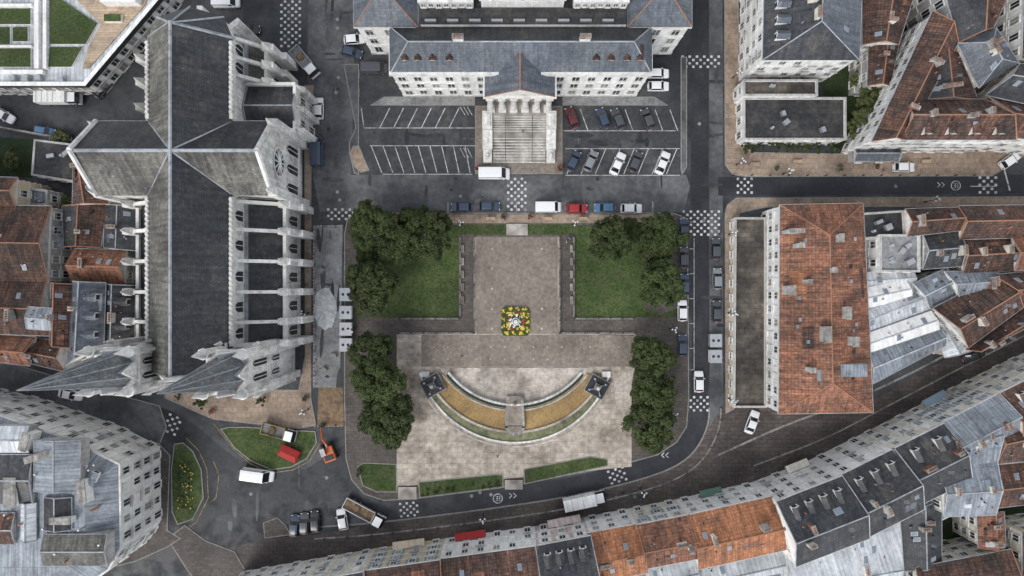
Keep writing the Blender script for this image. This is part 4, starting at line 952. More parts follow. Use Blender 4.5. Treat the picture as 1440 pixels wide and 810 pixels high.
# ------------------------------------------------------------ right: big tiled building
B = Bld('tiled_apartment_building')
z = 10
rq = ccw([W(x, y, z) for x, y in ((1099, 290), (1212, 288), (1226, 578), (1097, 580))])
B['walls'].prism(rq, -0.2, z, 'plaster_white')
B['trim'].prism(offset_quad(rq, 0.35), z-0.4, z-0.01, 'trim_stone')
for i in range(4): facade(B, rq[i], rq[(i+1) % 4], 0.1, z-0.6, 3, bay=2.5, shutter='shutter_white')
q = rq
if (q[0]-q[1]).length < (q[1]-q[2]).length: q = q[1:]+q[:1]
slope, (r0, r1), n0 = gable_roof(B, q, z, z+3.0, 6.0, 'clay_tile', 'clay_tile', oh=0.3, ridge='terracotta')
for (x, y, l, w) in ((1112, 408, 0.9, 1.6), (1136, 396, 0.7, 0.7), (1160, 470, 1.3, 2.8), (1170, 380, 0.8, 0.9), (1190, 440, 0.8, 2.2), (1200, 480, 1.0, 1.6), (1140, 520, 0.8, 0.8), (1125, 345, 0.8, 0.8), (1118, 325, 2.6, 0.6), (1180, 335, 0.8, 1.4)):
    c = W(x, y, z+3); B['chimneys'].box(c.x, c.y, z, z+4.0, l, w, 0, 'plaster_grey'); B['chimneys'].box(c.x, c.y, z+4.0, z+4.15, l+0.2, w+0.2, 0, 'limestone_dark')
for i in range(14):
    sd = random.choice((0, 1)); p = slope(sd, U(0.1, 0.9), U(0.3, 0.6)); B['vents'].box(p.x, p.y, p.z-0.1, p.z+0.35, 0.5, 0.7, 0, random.choice(('steel', 'iron', 'rooflight')))
for sd, s, t, wd, ln, m in ((0, .12, .3, 4, 2.5, 'clay_tile_orange'), (1, .3, .2, 5, 3, 'clay_tile_orange'), (0, .55, .1, 6, 3, 'clay_tile_brown'), (1, .6, .45, 4, 2, 'clay_tile_brown'), (0, .75, .4, 3, 2.5, 'clay_tile_orange')):
    p = slope(sd, s, t); pu = (slope(sd, s, t+.1)-p).normalized(); u = (slope(sd, s+.05, t)-p).normalized(); nn = u.cross(pu); nn = nn if nn.z > 0 else -nn
    B['roof_patches'].obox(p-nn*0.03, u*wd, pu*ln, nn*0.05, m)
for (x0, y0, x1, y1, m) in ((1150, 520, 1178, 536, 'zinc'), (1180, 512, 1220, 530, 'zinc')):
    q = ccw([W(x, y, z+2.4) for x, y in ((x0, y0), (x1, y0), (x1, y1), (x0, y1))]); B['patches'].prism(q, z+0.2, z+2.4, 'plaster_grey', m)
B.finish()
flat_building('raised_terrace', [(1034, 306), (1078, 306), (1078, 573), (1032, 573)], 3.0, roof='bitumen_brown', nf=1, wall='plaster_cream', vents=0, win=True, parapet=0.6)
flat_building('courtyard_building', [(1212, 300), (1272, 296), (1274, 332), (1212, 336)], 10, roof='bitumen', nf=3)
flat_building('roof_plant_building', [(1238, 330), (1294, 330), (1294, 382), (1238, 382)], 11, roof='concrete', nf=3, wall='plaster_white', vents=7)
for (q, he, hr, rf) in (([(1204, 386), (1282, 382), (1284, 400), (1206, 408)], 8, 8.8, 'zinc_pale'),
                        ([(1202, 410), (1272, 396), (1280, 418), (1206, 434)], 8.5, 9.3, 'plaster_white'),
                        ([(1208, 436), (1286, 402), (1306, 436), (1214, 470)], 8, 9.2, 'zinc_pale'),
                        ([(1218, 472), (1308, 440), (1318, 462), (1222, 494)], 8.5, 9.3, 'plaster_white'),
                        ([(1224, 496), (1322, 466), (1328, 484), (1230, 536)], 8, 9.0, 'zinc'),
                        ([(1288, 400), (1330, 380), (1346, 410), (1308, 430)], 9, 10.2, 'zinc')):
    house(q, he, hr, roof=rf, wall='plaster_white', nf=2, chim=0, sky=2, name='warehouse', ridge='zinc_pale')
house([(1330, 500), (1312, 448), (1320, 440), (1362, 492)], 7, 7.8, roof='zinc_pale', wall='plaster_pink', nf=2, chim=0, sky=0)
for (q, he, hr, rf) in (([(1276, 296), (1345, 294), (1348, 322), (1278, 330)], 11, 13, 'clay_tile_brown'),
                            ([(1300, 330), (1345, 326), (1350, 372), (1300, 376)], 10, 12, 'slate'),
                            ([(1350, 292), (1500, 290), (1500, 330), (1352, 334)], 11, 13.5, 'clay_tile_brown'),
                            ([(1352, 336), (1420, 334), (1425, 378), (1356, 384)], 10, 12, 'clay_tile_brown'),
                            ([(1425, 334), (1500, 330), (1500, 372), (1430, 378)], 11, 13, 'clay_tile'),
                            ([(1332, 384), (1400, 384), (1392, 408), (1350, 416)], 10, 11.5, 'zinc'),
                            ([(1316, 434), (1398, 392), (1438, 430), (1362, 486)], 10, 12.8, 'clay_tile_brown'),
                            ([(1402, 388), (1500, 380), (1500, 420), (1440, 428)], 10.5, 13, 'clay_tile_brown'),
                            ([(1364, 490), (1440, 434), (1500, 430), (1380, 492)], 9, 11, 'clay_tile_brown')):
    house(q, he, hr, roof=rf, chim=2, sky=2)
house([(1212, 340), (1236, 340), (1236, 378), (1212, 378)], 6, 6.8, roof='zinc_pale', chim=0, sky=1, wall='plaster_white')

# ------------------------------------------------------------ southern row following the curved street
fr = [(340, 804), (430, 788), (528, 771), (626, 757), (752, 740), (821, 727), (884, 715), (950, 702), (1058, 678), (1140, 646), (1208, 612), (1272, 580), (1345, 542), (1410, 510), (1475, 480), (1540, 450)]
spec = [
    (12, 2.5, 'slate', 'plaster_white', 12, None, 0, 'town_house'),
    (12, 3.0, 'slate', 'plaster_cream', 12, 'shutter_white', 0, 'town_house'),
    (11.5, 3.0, 'clay_tile_brown', 'plaster_ochre', 12, 'shutter_blue', 0, 'town_house'),
    (11, 3.0, 'clay_tile_brown', 'plaster_white', 12, 'shutter_white', 0, 'town_house'),
    (11, 4.0, 'slate', 'plaster_pink', 12, 'shutter_white', 4, 'shop_house'),
    (9.5, 3.0, 'clay_tile_orange', 'plaster_white', 9, 'shutter_white', 0, 'shop_house'),
    (10, 3.0, 'clay_tile', 'plaster_cream', 8, 'shutter_blue', 0, 'shop_house'),
    (10, 3.2, 'clay_tile_orange', 'plaster_white', 10, 'shutter_white', 0, 'shop_house'),
    (13, 4.5, 'slate', 'plaster_white', 12, 'shutter_white', 4, 'apartment_building'),
    (12.5, 4.2, 'slate', 'plaster_white', 12, 'shutter_white', 3, 'apartment_building'),
    (12.5, 3.0, 'slate', 'plaster_cream', 11, 'shutter_white', 2, 'apartment_building'),
    (12, 3.0, 'zinc', 'plaster_cream', 8, 'shutter_blue', 0, 'town_house'),
    (12, 3.0, 'clay_tile_brown', 'plaster_cream', 10, None, 2, 'town_house'),
    (12, 3.0, 'clay_tile_brown', 'plaster_white', 12, None, 2, 'town_house'),
    (12, 3.0, 'clay_tile_brown', 'plaster_grey', 12, None, 0, 'town_house')]
gfr = G(*fr)
nrm_ = []
for i in range(len(gfr)):
    d = (gfr[min(i+1, len(gfr)-1)]-gfr[max(i-1, 0)]).normalized(); nrm_.append(Vector((d.y, -d.x, 0)))
for i, (he, rise, rf, wl, dep, sh, dm, nm) in enumerate(spec):
    a, b_ = gfr[i], gfr[i+1]; a = a+(b_-a).normalized()*0.03
    c_, d_ = b_+nrm_[i+1]*dep, a+nrm_[i]*dep
    q = ccw([a, b_, c_, d_])
    nf = 3 if he < 11.5 else 4
    l01 = (q[0]-q[1]).length+(q[2]-q[3]).length; l12 = (q[1]-q[2]).length+(q[3]-q[0]).length
    def along(e): return abs((e[1]-e[0]).normalized().dot((b_-a).normalized()))
    want = 0 if along((q[0], q[1])) > 0.7 else 1
    longest = 1 if l12 > l01 else 0
    flip = want != longest
    qq = q[1:]+q[:1] if want == 1 else q
    mid = (qq[0]+qq[1])/2; ds = 0 if (mid-(a+b_)/2).length < 3 else 1
    building(nm, q, he, he+rise, roof=rf, wall=wl, nf=nf, flip=flip, shutter=sh, chim=2, sky=2, dorm=dm, dside=ds, world=True, balcony=0.3, bay=2.9, ww=1.05, oh=0.2)
    if dep < 11.5:
        e0 = d_+nrm_[i]*0.4; e1 = c_+nrm_[i+1]*0.4; building('annex', ccw([e0, e1, e1+nrm_[i+1]*7, e0+nrm_[i]*7]), 7, 8.2, roof=random.choice(('zinc', 'zinc_pale')), wall='plaster_grey', nf=2, chim=0, sky=2, world=True, oh=0.1)
for (x0, y0, x1, y1, m) in ((642, 753, 684, 747, 'red_canvas'), (770, 735, 815, 726, 'plaster_pink'), (556, 765, 600, 759, 'plaster_ochre'), (980, 694, 1010, 687, 'shutter_green'), (1100, 660, 1130, 648, 'plaster_cream'), (1290, 569, 1320, 553, 'shutter_blue')):
    B = MB(); a, c = W(x0, y0), W(x1, y1); d = c-a; n_ = Vector((-d.y, d.x, 0)).normalized()*1.2
    B.face([V(a+n_, 2.5), V(a, 3.2), V(c, 3.2), V(c+n_, 2.5)], m); B.face([V(a+n_, 2.5), V(c+n_, 2.5), V(c+n_, 2.2), V(a+n_, 2.2)], m)
    B.tube(V(a+n_, 2.5), V(a, 2.5), 0.04, 0.04, 4, 'iron'); B.tube(V(c+n_, 2.5), V(c, 2.5), 0.04, 0.04, 4, 'iron'); B.build('shop_awning')
for (q, he, hr, rf, wl) in (([(1108, 772), (1262, 716), (1262, 880), (1112, 880)], 9, 10.5, 'zinc_pale', 'plaster_white'),
                            ([(980, 798), (1092, 784), (1092, 880), (980, 880)], 7, 8.5, 'zinc', 'plaster_white'),
                            ([(1325, 600), (1398, 572), (1400, 648), (1326, 656)], 12, 14.0, 'zinc', 'plaster_grey'),
                            ([(1324, 660), (1400, 652), (1398, 722), (1330, 724)], 12, 13.6, 'zinc', 'plaster_grey'),
                            ([(1268, 716), (1322, 706), (1322, 790), (1272, 800)], 8, 9.5, 'slate', 'plaster_grey'),
                            ([(1404, 590), (1500, 560), (1500, 640), (1404, 650)], 11, 13.5, 'clay_tile_brown', 'plaster_cream'),
                            ([(1376, 726), (1410, 722), (1412, 766), (1378, 768)], 8, 9.5, 'clay_tile', 'plaster_cream'),
                            ([(1404, 656), (1500, 648), (1500, 700), (1404, 712)], 9, 11, 'clay_tile_brown', 'plaster_cream'),
                            ([(1290, 800), (1420, 775), (1440, 870), (1290, 870)], 9, 11, 'clay_tile_brown', 'plaster_cream'),
                            ([(1440, 750), (1520, 740), (1520, 870), (1440, 870)], 9, 11.5, 'clay_tile_brown', 'plaster_cream')):
    house(q, he, hr, roof=rf, wall=wl, chim=2, sky=3, clutter=7)
sheet('garden', G((1310, 620), (1480, 580), (1480, 760), (1300, 760)), 0.03, 'hedge')

# ------------------------------------------------------------ trees
def tree_mesh(seed, R, Ht, mname='foliage', nclump=60, per=170, leaf=0.3, trunk=True):
    rs = np.random.RandomState(seed)
    t = MB()
    zc = Ht*0.66; vz = Ht*0.30
    if trunk:
        t.frustum((0, 0), 0.32, 0.22, -0.1, Ht*0.35, 10, 'bark')
        for i in range(8):
            a = i*2.4+rs.rand(); r = R*0.6*(0.5+0.5*rs.rand()); p = Vector((0, 0, Ht*0.3+0.1*i)); q = Vector((r*math.cos(a), r*math.sin(a), zc+vz*(rs.rand()*0.9-0.2)))
            t.tube(p, p.lerp(q, 0.5)+Vector((0, 0, 0.3)), 0.16, 0.1, 6, 'bark'); t.tube(p.lerp(q, 0.5)+Vector((0, 0, 0.3)), q, 0.1, 0.04, 5, 'bark')
    nb = len(t.f); off = len(t.v)
    cl = []
    lob = rs.rand(6)*2*math.pi
    for i in range(nclump):
        th = rs.rand()*2*math.pi; rr = math.sqrt(rs.rand()); ph = rs.rand()
        edge = 1+0.14*math.sin(3*th+lob[0])+0.12*math.sin(5*th+lob[1])
        x = R*0.84*rr*edge; zz = zc+vz*math.sqrt(max(0, 1-(rr*0.92)**2))*(ph*1.25-0.25)
        cl.append((x*math.cos(th), x*math.sin(th), zz, R*rs.uniform(0.12, 0.25), rs.rand()))
    V_ = []; T_ = []
    for (x, y, zz, cr, tn) in cl:
        d = rs.normal(size=(per, 3)); d /= np.linalg.norm(d, axis=1)[:, None]; d[:, 2] = np.abs(d[:, 2])*0.9-0.15*rs.rand(per)
        rad = cr*(rs.rand(per)**0.35)*rs.uniform(0.85, 1.2, per)
        c = np.array((x, y, zz))+d*rad[:, None]*np.array((1, 1, 0.75))
        nrm = d+rs.normal(size=(per, 3))*0.45+np.array((0, 0, 0.4)); nrm /= np.linalg.norm(nrm, axis=1)[:, None]
        a = np.cross(nrm, rs.normal(size=(per, 3))); a /= np.linalg.norm(a, axis=1)[:, None]; b = np.cross(nrm, a)
        s = leaf*rs.uniform(0.6, 1.3, per)[:, None]
        q = np.stack([c-a*s, c-b*s*0.55-nrm*s*0.12, c+a*s, c+b*s*0.55-nrm*s*0.12], 1)
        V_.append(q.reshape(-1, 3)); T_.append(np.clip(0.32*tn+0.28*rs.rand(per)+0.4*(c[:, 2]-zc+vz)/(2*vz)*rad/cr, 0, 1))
    V_ = np.concatenate(V_); T_ = np.concatenate(T_); nl = len(T_)
    me = bpy.data.meshes.new('tree_mesh')
    faces = list(t.f)+[tuple(off+4*i+k for k in range(4)) for i in range(nl)]
    allv = (list(map(tuple, t.v)))+V_.tolist()
    me.from_pydata(allv, [], faces)
    me.materials.append(M[mname]); me.materials.append(M['bark'])
    mi = np.zeros(len(faces), dtype=np.int32); mi[:nb] = 1; me.polygons.foreach_set('material_index', mi)
    at = me.attributes.new('tint', 'FLOAT', 'FACE'); vals = np.zeros(len(faces)); vals[nb:] = T_; at.data.foreach_set('value', vals)
    me.update(); return me
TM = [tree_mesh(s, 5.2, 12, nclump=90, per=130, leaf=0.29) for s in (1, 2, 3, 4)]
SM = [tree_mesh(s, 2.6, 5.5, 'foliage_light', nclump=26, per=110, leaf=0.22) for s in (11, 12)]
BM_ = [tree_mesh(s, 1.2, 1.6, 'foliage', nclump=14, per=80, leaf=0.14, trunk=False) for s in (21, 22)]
random.seed(99)
def put(me, name, x, y, h, s, sz=None):
    p = W(x, y, h); o = bpy.data.objects.new(name, me); coll.objects.link(o); o.location = (p.x, p.y, 0.1); o.scale = (s, s, sz or s); o.rotation_euler = (0, 0, U(0, 6.28)); return o
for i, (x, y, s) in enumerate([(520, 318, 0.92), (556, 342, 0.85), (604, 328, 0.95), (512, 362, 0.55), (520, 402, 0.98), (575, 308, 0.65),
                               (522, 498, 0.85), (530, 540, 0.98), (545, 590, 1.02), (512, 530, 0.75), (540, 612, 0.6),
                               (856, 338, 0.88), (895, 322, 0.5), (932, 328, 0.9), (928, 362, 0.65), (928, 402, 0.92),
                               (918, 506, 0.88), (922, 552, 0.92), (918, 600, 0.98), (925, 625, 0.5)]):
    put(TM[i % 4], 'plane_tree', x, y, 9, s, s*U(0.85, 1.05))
for (x, y, s) in ((1218, 158, 1.4), (1222, 138, 1.2), (1208, 180, 0.9), (1212, 110, 0.8), (52, 282, 0.7), (90, 290, 0.8), (78, 192, 0.7), (1206, 60, 0.7), (1430, 690, 0.9), (10, 225, 0.7), (1310, 640, 0.6)):
    put(random.choice(SM), 'small_tree', x, y, 4, s)
for (x, y, s) in ((282, 566, 1.3), (368, 562, 1.0), (250, 556, 0.7), (1050, 207, 1.2), (1068, 206, 0.9), (1088, 205, 1.3), (1108, 207, 1.0), (1128, 206, 1.3), (1150, 207, 1.0), (1170, 208, 1.2), (505, 665, 0.7), (20, 210, 0.9), (30, 235, 1.2), (85, 186, 0.8), (1470, 240, 1)):
    put(random.choice(BM_), 'shrub', x, y, 1, s)
for i in range(20):
    t = rnd(); put(random.choice(BM_), 'shrub', 594+t*108, 692-t*13+U(-4, 4), 0, 0.3)

# ------------------------------------------------------------ vehicles
def car_mesh(L=4.2, Wd=1.78, Ht=1.5, kind='hatch'):
    b = MB(); h = Wd/2
    if kind == 'hatch': body = [(-0.5, .55, .80), (-0.485, .62, .90), (-0.46, .88, .96), (-0.3, .93, 1.0), (0.0, .92, 1.0), (0.18, .92, 1.0), (0.24, .9, .99), (0.36, .82, .97), (0.45, .72, .92), (0.49, .58, .82), (0.5, .5, .76)]; gh = (-0.44, -0.33, 0.10, 0.25)
    elif kind == 'sedan': body = [(-0.5, .6, .80), (-0.485, .8, .88), (-0.42, .88, .95), (-0.3, .9, 1.0), (0.0, .9, 1.0), (0.16, .9, 1.0), (0.22, .88, .99), (0.36, .8, .97), (0.45, .7, .92), (0.49, .58, .82), (0.5, .5, .76)]; gh = (-0.38, -0.22, 0.07, 0.23)
    else: body = [(-0.5, 1.0, .95), (-0.495, 1.05, .98), (-0.45, 1.1, 1.0), (-0.3, 1.1, 1.0), (0.0, 1.1, 1.0), (0.2, 1.1, 1.0), (0.32, 1.08, .99), (0.4, .98, .96), (0.46, .85, .92), (0.49, .7, .85), (0.5, .55, .8)]; gh = (-0.495, -0.48, 0.24, 0.37)
    rows = []
    for (x, zt, wf) in body:
        w = h*wf; X = x*L
        rows.append([(X, -w*0.96, .26), (X, -w, .5), (X, -w*0.985, zt-.12), (X, -w*.9, zt), (X, -w*.45, zt+.035), (X, w*.45, zt+.035), (X, w*.9, zt), (X, w*.985, zt-.12), (X, w, .5), (X, w*.96, .26)])
    for i in range(len(rows)-1):
        for j in range(9): b.face([rows[i][j], rows[i+1][j], rows[i+1][j+1], rows[i][j+1]], 'car_paint' if 0 < j < 8 else 'car_trim')
        b.face([rows[i][9], rows[i+1][9], rows[i+1][0], rows[i][0]], 'car_trim')
    b.face(rows[0], 'car_paint'); b.face(rows[-1][::-1], 'car_paint')
    x0, x1, x2, x3 = [g_*L for g_ in gh]; zb = 0.9 if kind != 'van' else 1.08; wb = h*0.90; wt = h*(0.74 if kind != 'van' else 0.86); zt = Ht-0.05
    lo = [(x0, -wb, zb), (x3, -wb, zb-0.02), (x3, wb, zb-0.02), (x0, wb, zb)]; hi = [(x1, -wt, zt), (x2, -wt, zt), (x2, wt, zt), (x1, wt, zt)]
    gm = 'car_glass'; sm = 'car_paint' if kind == 'van' else gm
    b.face([lo[0], lo[1], hi[1], hi[0]], sm); b.face([lo[1], lo[2], hi[2], hi[1]], gm); b.face([lo[2], lo[3], hi[3], hi[2]], sm); b.face([lo[3], lo[0], hi[0], hi[3]], sm if kind == 'van' else gm)
    n = 6
    for i in range(n):
        xa = x1-0.06+(x2-x1+0.06)*i/n; xb = x1-0.06+(x2-x1+0.06)*(i+1)/n
        za = zt+0.05*math.sin(math.pi*i/n); zb2 = zt+0.05*math.sin(math.pi*(i+1)/n)
        ys_ = [-wt-0.03, -wt*.6, wt*.6, wt+0.03]; dz = [0, .05, .05, 0]
        for j in range(3): b.face([(xa, ys_[j], za+dz[j]), (xb, ys_[j], zb2+dz[j]), (xb, ys_[j+1], zb2+dz[j+1]), (xa, ys_[j+1], za+dz[j+1])], 'car_paint')
    for s in (-1, 1):
        for (pa, pb) in ((lo[1 if s < 0 else 2], hi[1 if s < 0 else 2]), (lo[0 if s < 0 else 3], hi[0 if s < 0 else 3])):
            b.tube(pa, pb, 0.055, 0.05, 5, 'car_paint')
        if kind != 'van':
            xm = (x1+x2)/2-0.05; b.tube((xm, s*wb, zb), (xm, s*(wt+0.01), zt), 0.04, 0.04, 4, 'car_trim')
        else:
            b.face([(x3-0.35, s*(wb+.005), zb+0.05), (x3-1.1, s*(wb+.005), zb+0.05), (x2-0.6, s*(wt+.05), zt-0.25), (x2-0.05, s*(wt+.05), zt-0.25)], 'car_glass')
        b.obox((x3-0.45, s*(h*0.98), 0.92), (0.14, 0, 0), (0, s*0.18, 0), (0, 0, 0.15), 'car_paint')
        b.obox((0.462*L, s*h*0.5, 0.58), (0.1, 0, 0), (0, s*0.32*h, 0), (0, 0, 0.14), 'lamp_front')
        b.obox((-0.502*L, s*h*0.5, 0.66), (0.08, 0, 0), (0, s*0.28*h, 0), (0, 0, 0.2), 'lamp_rear')
        for xw in (-0.31*L, 0.31*L):
            b.tube((xw, s*(h-0.2), 0.32), (xw, s*(h+0.01), 0.32), 0.32, 0.32, 14, 'tyre'); b.tube((xw, s*(h-0.05), 0.32), (xw, s*(h+0.02), 0.32), 0.19, 0.19, 10, 'steel')
    b.obox((0.497*L, -0.3, 0.36), (0.03, 0, 0), (0, 0.6, 0), (0, 0, 0.13), 'lamp_front'); b.obox((-0.507*L, -0.3, 0.45), (0.02, 0, 0), (0, 0.6, 0), (0, 0, 0.13), 'lamp_front')
    return b.mesh('car_mesh_'+kind)
CM = {'h': car_mesh(4.15, 1.85, 1.52, 'hatch'), 's': car_mesh(4.6, 1.88, 1.48, 'sedan'), 'v': car_mesh(5.0, 2.0, 2.0, 'van'), 'V': car_mesh(6.0, 2.2, 2.5, 'van')}
NM = {'h': 'parked_car', 's': 'parked_car', 'v': 'delivery_van', 'V': 'delivery_van'}
WH = (0.78, 0.78, 0.77); BK = (0.015, 0.016, 0.02); BL = (0.035, 0.055, 0.09); GR = (0.22, 0.23, 0.24); DG = (0.06, 0.065, 0.07); RD = (0.33, 0.015, 0.015); B2 = (0.055, 0.14, 0.24); DR = (0.10, 0.015, 0.018)
def car(k, x, y, ang, col, s=1.04, name=None):
    o = bpy.data.objects.new(name or NM[k], CM[k]); coll.objects.link(o); p = W(x, y, 0.9); o.location = (p.x, p.y, 0.02); o.rotation_euler = (0, 0, math.radians(ang)); o.color = (*col, 1); o.scale = (s, s, s); return o
for a in [('h', 649, 291, 180, BL), ('h', 688, 290, 0, BL), ('V', 695, 244, 0, WH), ('v', 771, 291, 0, WH), ('h', 811, 293, 0, RD), ('h', 851, 292, 180, B2), ('h', 888, 293, 0, WH),
          ('h', 448, 152, 90, WH), ('V', 446, 212, 90, BL), ('h', 498, 55, 5, WH), ('h', 494, 73, -15, BL), ('v', 527, 96, 0, DG), ('h', 350, 41, 0, BK), ('h', 210, 31, 50, WH), ('h', 187, 60, 50, DG), ('h', 163, 90, 50, BK), ('h', 143, 124, 50, DG),
          ('h', 62, 185, -10, B2), ('h', 84, 192, 170, BK), ('v', 318, 3, 0, WH), ('h', 5, 162, -30, WH), ('h', 926, 103, 0, WH), ('h', 926, 121, 0, WH),
          ('h', 804, 165, 110, DR), ('h', 848, 166, 110, BL), ('h', 869, 167, 112, DG), ('h', 911, 167, 110, DG),
          ('h', 807, 226, 65, BL), ('h', 831, 226, 65, GR), ('s', 869, 230, 65, WH), ('h', 894, 227, 68, DG), ('s', 932, 229, 68, WH),
          ('h', 960, 437, 90, WH), ('h', 960, 486, 90, BL), ('h', 1007, 350, 90, DG), ('h', 1009, 392, 90, GR), ('h', 962, 362, 90, DG), ('h', 963, 400, 90, BL), ('h', 1008, 438, 90, DG), ('h', 983, 537, 90, WH),
          ('s', 1058, 594, 70, WH), ('h', 1272, 235, 0, WH), ('h', 1421, 225, 35, WH), ('s', 1371, 500, 25, BK), ('s', 98, 555, -12, WH), ('V', 363, 668, -8, WH),
          ('h', 481, 731, 100, WH), ('h', 443, 734, 95, BK), ('h', 428, 737, 90, DG), ('h', 414, 740, 85, BL), ('h', 962, 322, 90, BL)]: car(*a)
def box_truck(name, x, y, ang, L=7.0, boxm='zinc_pale', cabcol='car_paint', tip=None):
    b = MB(); z0 = 0.9
    b.obox((-L/2, -0.5, 0.55), (L-0.6, 0, 0), (0, 1.0, 0), (0, 0, 0.3), 'car_trim')
    if tip:
        b.obox((-L/2, -1.15, z0), (L-2.3, 0, 0), (0, 2.3, 0), (0, 0, 0.15), tip)
        for yy in (-1.15, 1.05): b.obox((-L/2, yy, z0+.15), (L-2.3, 0, 0), (0, 0.1, 0), (0, 0, 0.6), boxm)
        b.obox((-L/2, -1.05, z0+.15), (0.1, 0, 0), (0, 2.1, 0), (0, 0, 0.6), boxm); b.obox((L/2-2.4, -1.05, z0+.15), (0.1, 0, 0), (0, 2.1, 0), (0, 0, 0.9), boxm)
        b.ball((-L/5, 0, z0+0.15), 0.9, 'dirt', 8, 4, 0.5)
    else:
        b.obox((-L/2, -1.15, z0), (L-2.1, 0, 0), (0, 2.3, 0), (0, 0, 2.1), boxm)
        for k in range(4): b.obox((-L/2+0.5+k*1.1, -1.12, z0+2.1), (0.08, 0, 0), (0, 2.24, 0), (0, 0, 0.04), 'steel')
    xa, xb = L/2-2.0, L/2
    b.obox((xa, -1.05, 0.5), (2.0, 0, 0), (0, 2.1, 0), (0, 0, 1.0), cabcol)
    lo = [(xa, -1.05, 1.5), (xb, -1.05, 1.5), (xb, 1.05, 1.5), (xa, 1.05, 1.5)]; hi = [(xa, -0.92, 2.4), (xb-0.5, -0.92, 2.4), (xb-0.5, 0.92, 2.4), (xa, 0.92, 2.4)]
    for i in range(4): b.face([lo[i], lo[(i+1) % 4], hi[(i+1) % 4], hi[i]], 'car_glass' if i < 3 else cabcol)
    b.obox((xa-0.02, -0.95, 2.4), (1.55, 0, 0), (0, 1.9, 0), (0, 0, 0.08), cabcol)
    for s in (-1, 1):
        for xw in (-L*0.33, -L*0.18, L*0.34): b.tube((xw, s*0.8, 0.45), (xw, s*1.12, 0.45), 0.45, 0.45, 14, 'tyre'); b.tube((xw, s*1.0, 0.45), (xw, s*1.14, 0.45), 0.22, 0.22, 8, 'steel')
        b.obox((xb-0.4, s*1.05, 1.5), (0.1, 0, 0), (0, s*0.3, 0), (0, 0, 0.4), 'car_trim')
    o = b.build(name); p = W(x, y); o.location = (p.x, p.y, 0.02); o.rotation_euler = (0, 0, math.radians(ang)); o.color = (*WH, 1); return o
box_truck('box_truck', 821, 700, 12, 8.5, 'plaster_white'); box_truck('box_truck', 90, 141, 0, 8.2, 'plaster_white')
box_truck('flatbed_truck', 431, 90, -50, 7.0, 'steel', tip='concrete'); box_truck('flatbed_truck', 395, 606, -15, 7.0, 'paint_yellow', tip='concrete'); box_truck('dump_truck', 514, 718, -28, 8.8, 'steel', tip='dirt')
b = MB(); b.obox((-1.8, -1.1, 0.5), (3.6, 0, 0), (0, 2.2, 0), (0, 0, 0.5), 'red_canvas'); b.face([(-1.8, -1.1, 1.0), (1.8, -1.1, 1.0), (1.4, 0, 1.5), (-1.4, 0, 1.5)], 'red_canvas'); b.face([(1.8, 1.1, 1.0), (-1.8, 1.1, 1.0), (-1.4, 0, 1.5), (1.4, 0, 1.5)], 'red_canvas'); b.face([(1.8, -1.1, 1), (1.8, 1.1, 1), (1.4, 0, 1.5)], 'red_canvas'); b.face([(-1.8, 1.1, 1), (-1.8, -1.1, 1), (-1.4, 0, 1.5)], 'red_canvas')
for s in (-1, 1): b.tube((0, s*0.95, 0.35), (0, s*1.2, 0.35), 0.35, 0.35, 12, 'tyre')
b.tube((1.8, 0, 0.5), (3.0, 0, 0.5), 0.06, 0.06, 5, 'iron')
o = b.build('covered_trailer'); p = W(409, 636); o.location = (p.x, p.y, 0.2); o.rotation_euler = (0, 0, math.radians(-25)); o.scale = (1.1, 1.1, 1.1)
b = MB()
for s in (-1, 1):
    b.obox((-1.5, s*1.0-0.25, 0.15), (3.0, 0, 0), (0, 0.5, 0), (0, 0, 0.5), 'tyre')
    for xx in (-1.5, 1.5): b.tube((xx, s*1.0-0.25, 0.4), (xx, s*1.0+0.25, 0.4), 0.27, 0.27, 10, 'tyre')
b.frustum((0, 0), 0.7, 0.7, 0.5, 0.9, 12, 'iron'); b.obox((-1.8, -1.1, 0.9), (2.9, 0, 0), (0, 2.2, 0), (0, 0, 0.85), 'orange_paint'); b.obox((-1.5, -0.9, 1.75), (1.0, 0, 0), (0, 1.8, 0), (0, 0, 0.15), 'iron'); b.obox((-0.2, 0.2, 1.75), (1.4, 0, 0), (0, 0.85, 0), (0, 0, 0.9), 'car_glass'); b.obox((-0.25, 0.15, 2.65), (1.5, 0, 0), (0, 0.95, 0), (0, 0, 0.08), 'plaster_grey')
b.tube((0.9, -0.4, 1.5), (3.1, -0.4, 3.2), 0.28, 0.22, 6, 'orange_paint'); b.tube((3.1, -0.4, 3.2), (5.2, -0.4, 1.6), 0.22, 0.16, 6, 'orange_paint'); b.tube((5.2, -0.4, 1.6), (5.3, -0.4, 0.9), 0.16, 0.12, 6, 'iron'); b.obox((4.9, -0.9, 0.3), (0.8, 0, 0), (0, 1.0, 0), (0, 0, 0.7), 'iron'); b.tube((1.2, -0.4, 2.3), (2.5, -0.4, 2.5), 0.09, 0.09, 6, 'steel')
o = b.build('excavator'); p = W(464, 634); o.location = (p.x, p.y, 0.02); o.rotation_euler = (0, 0, math.radians(110))
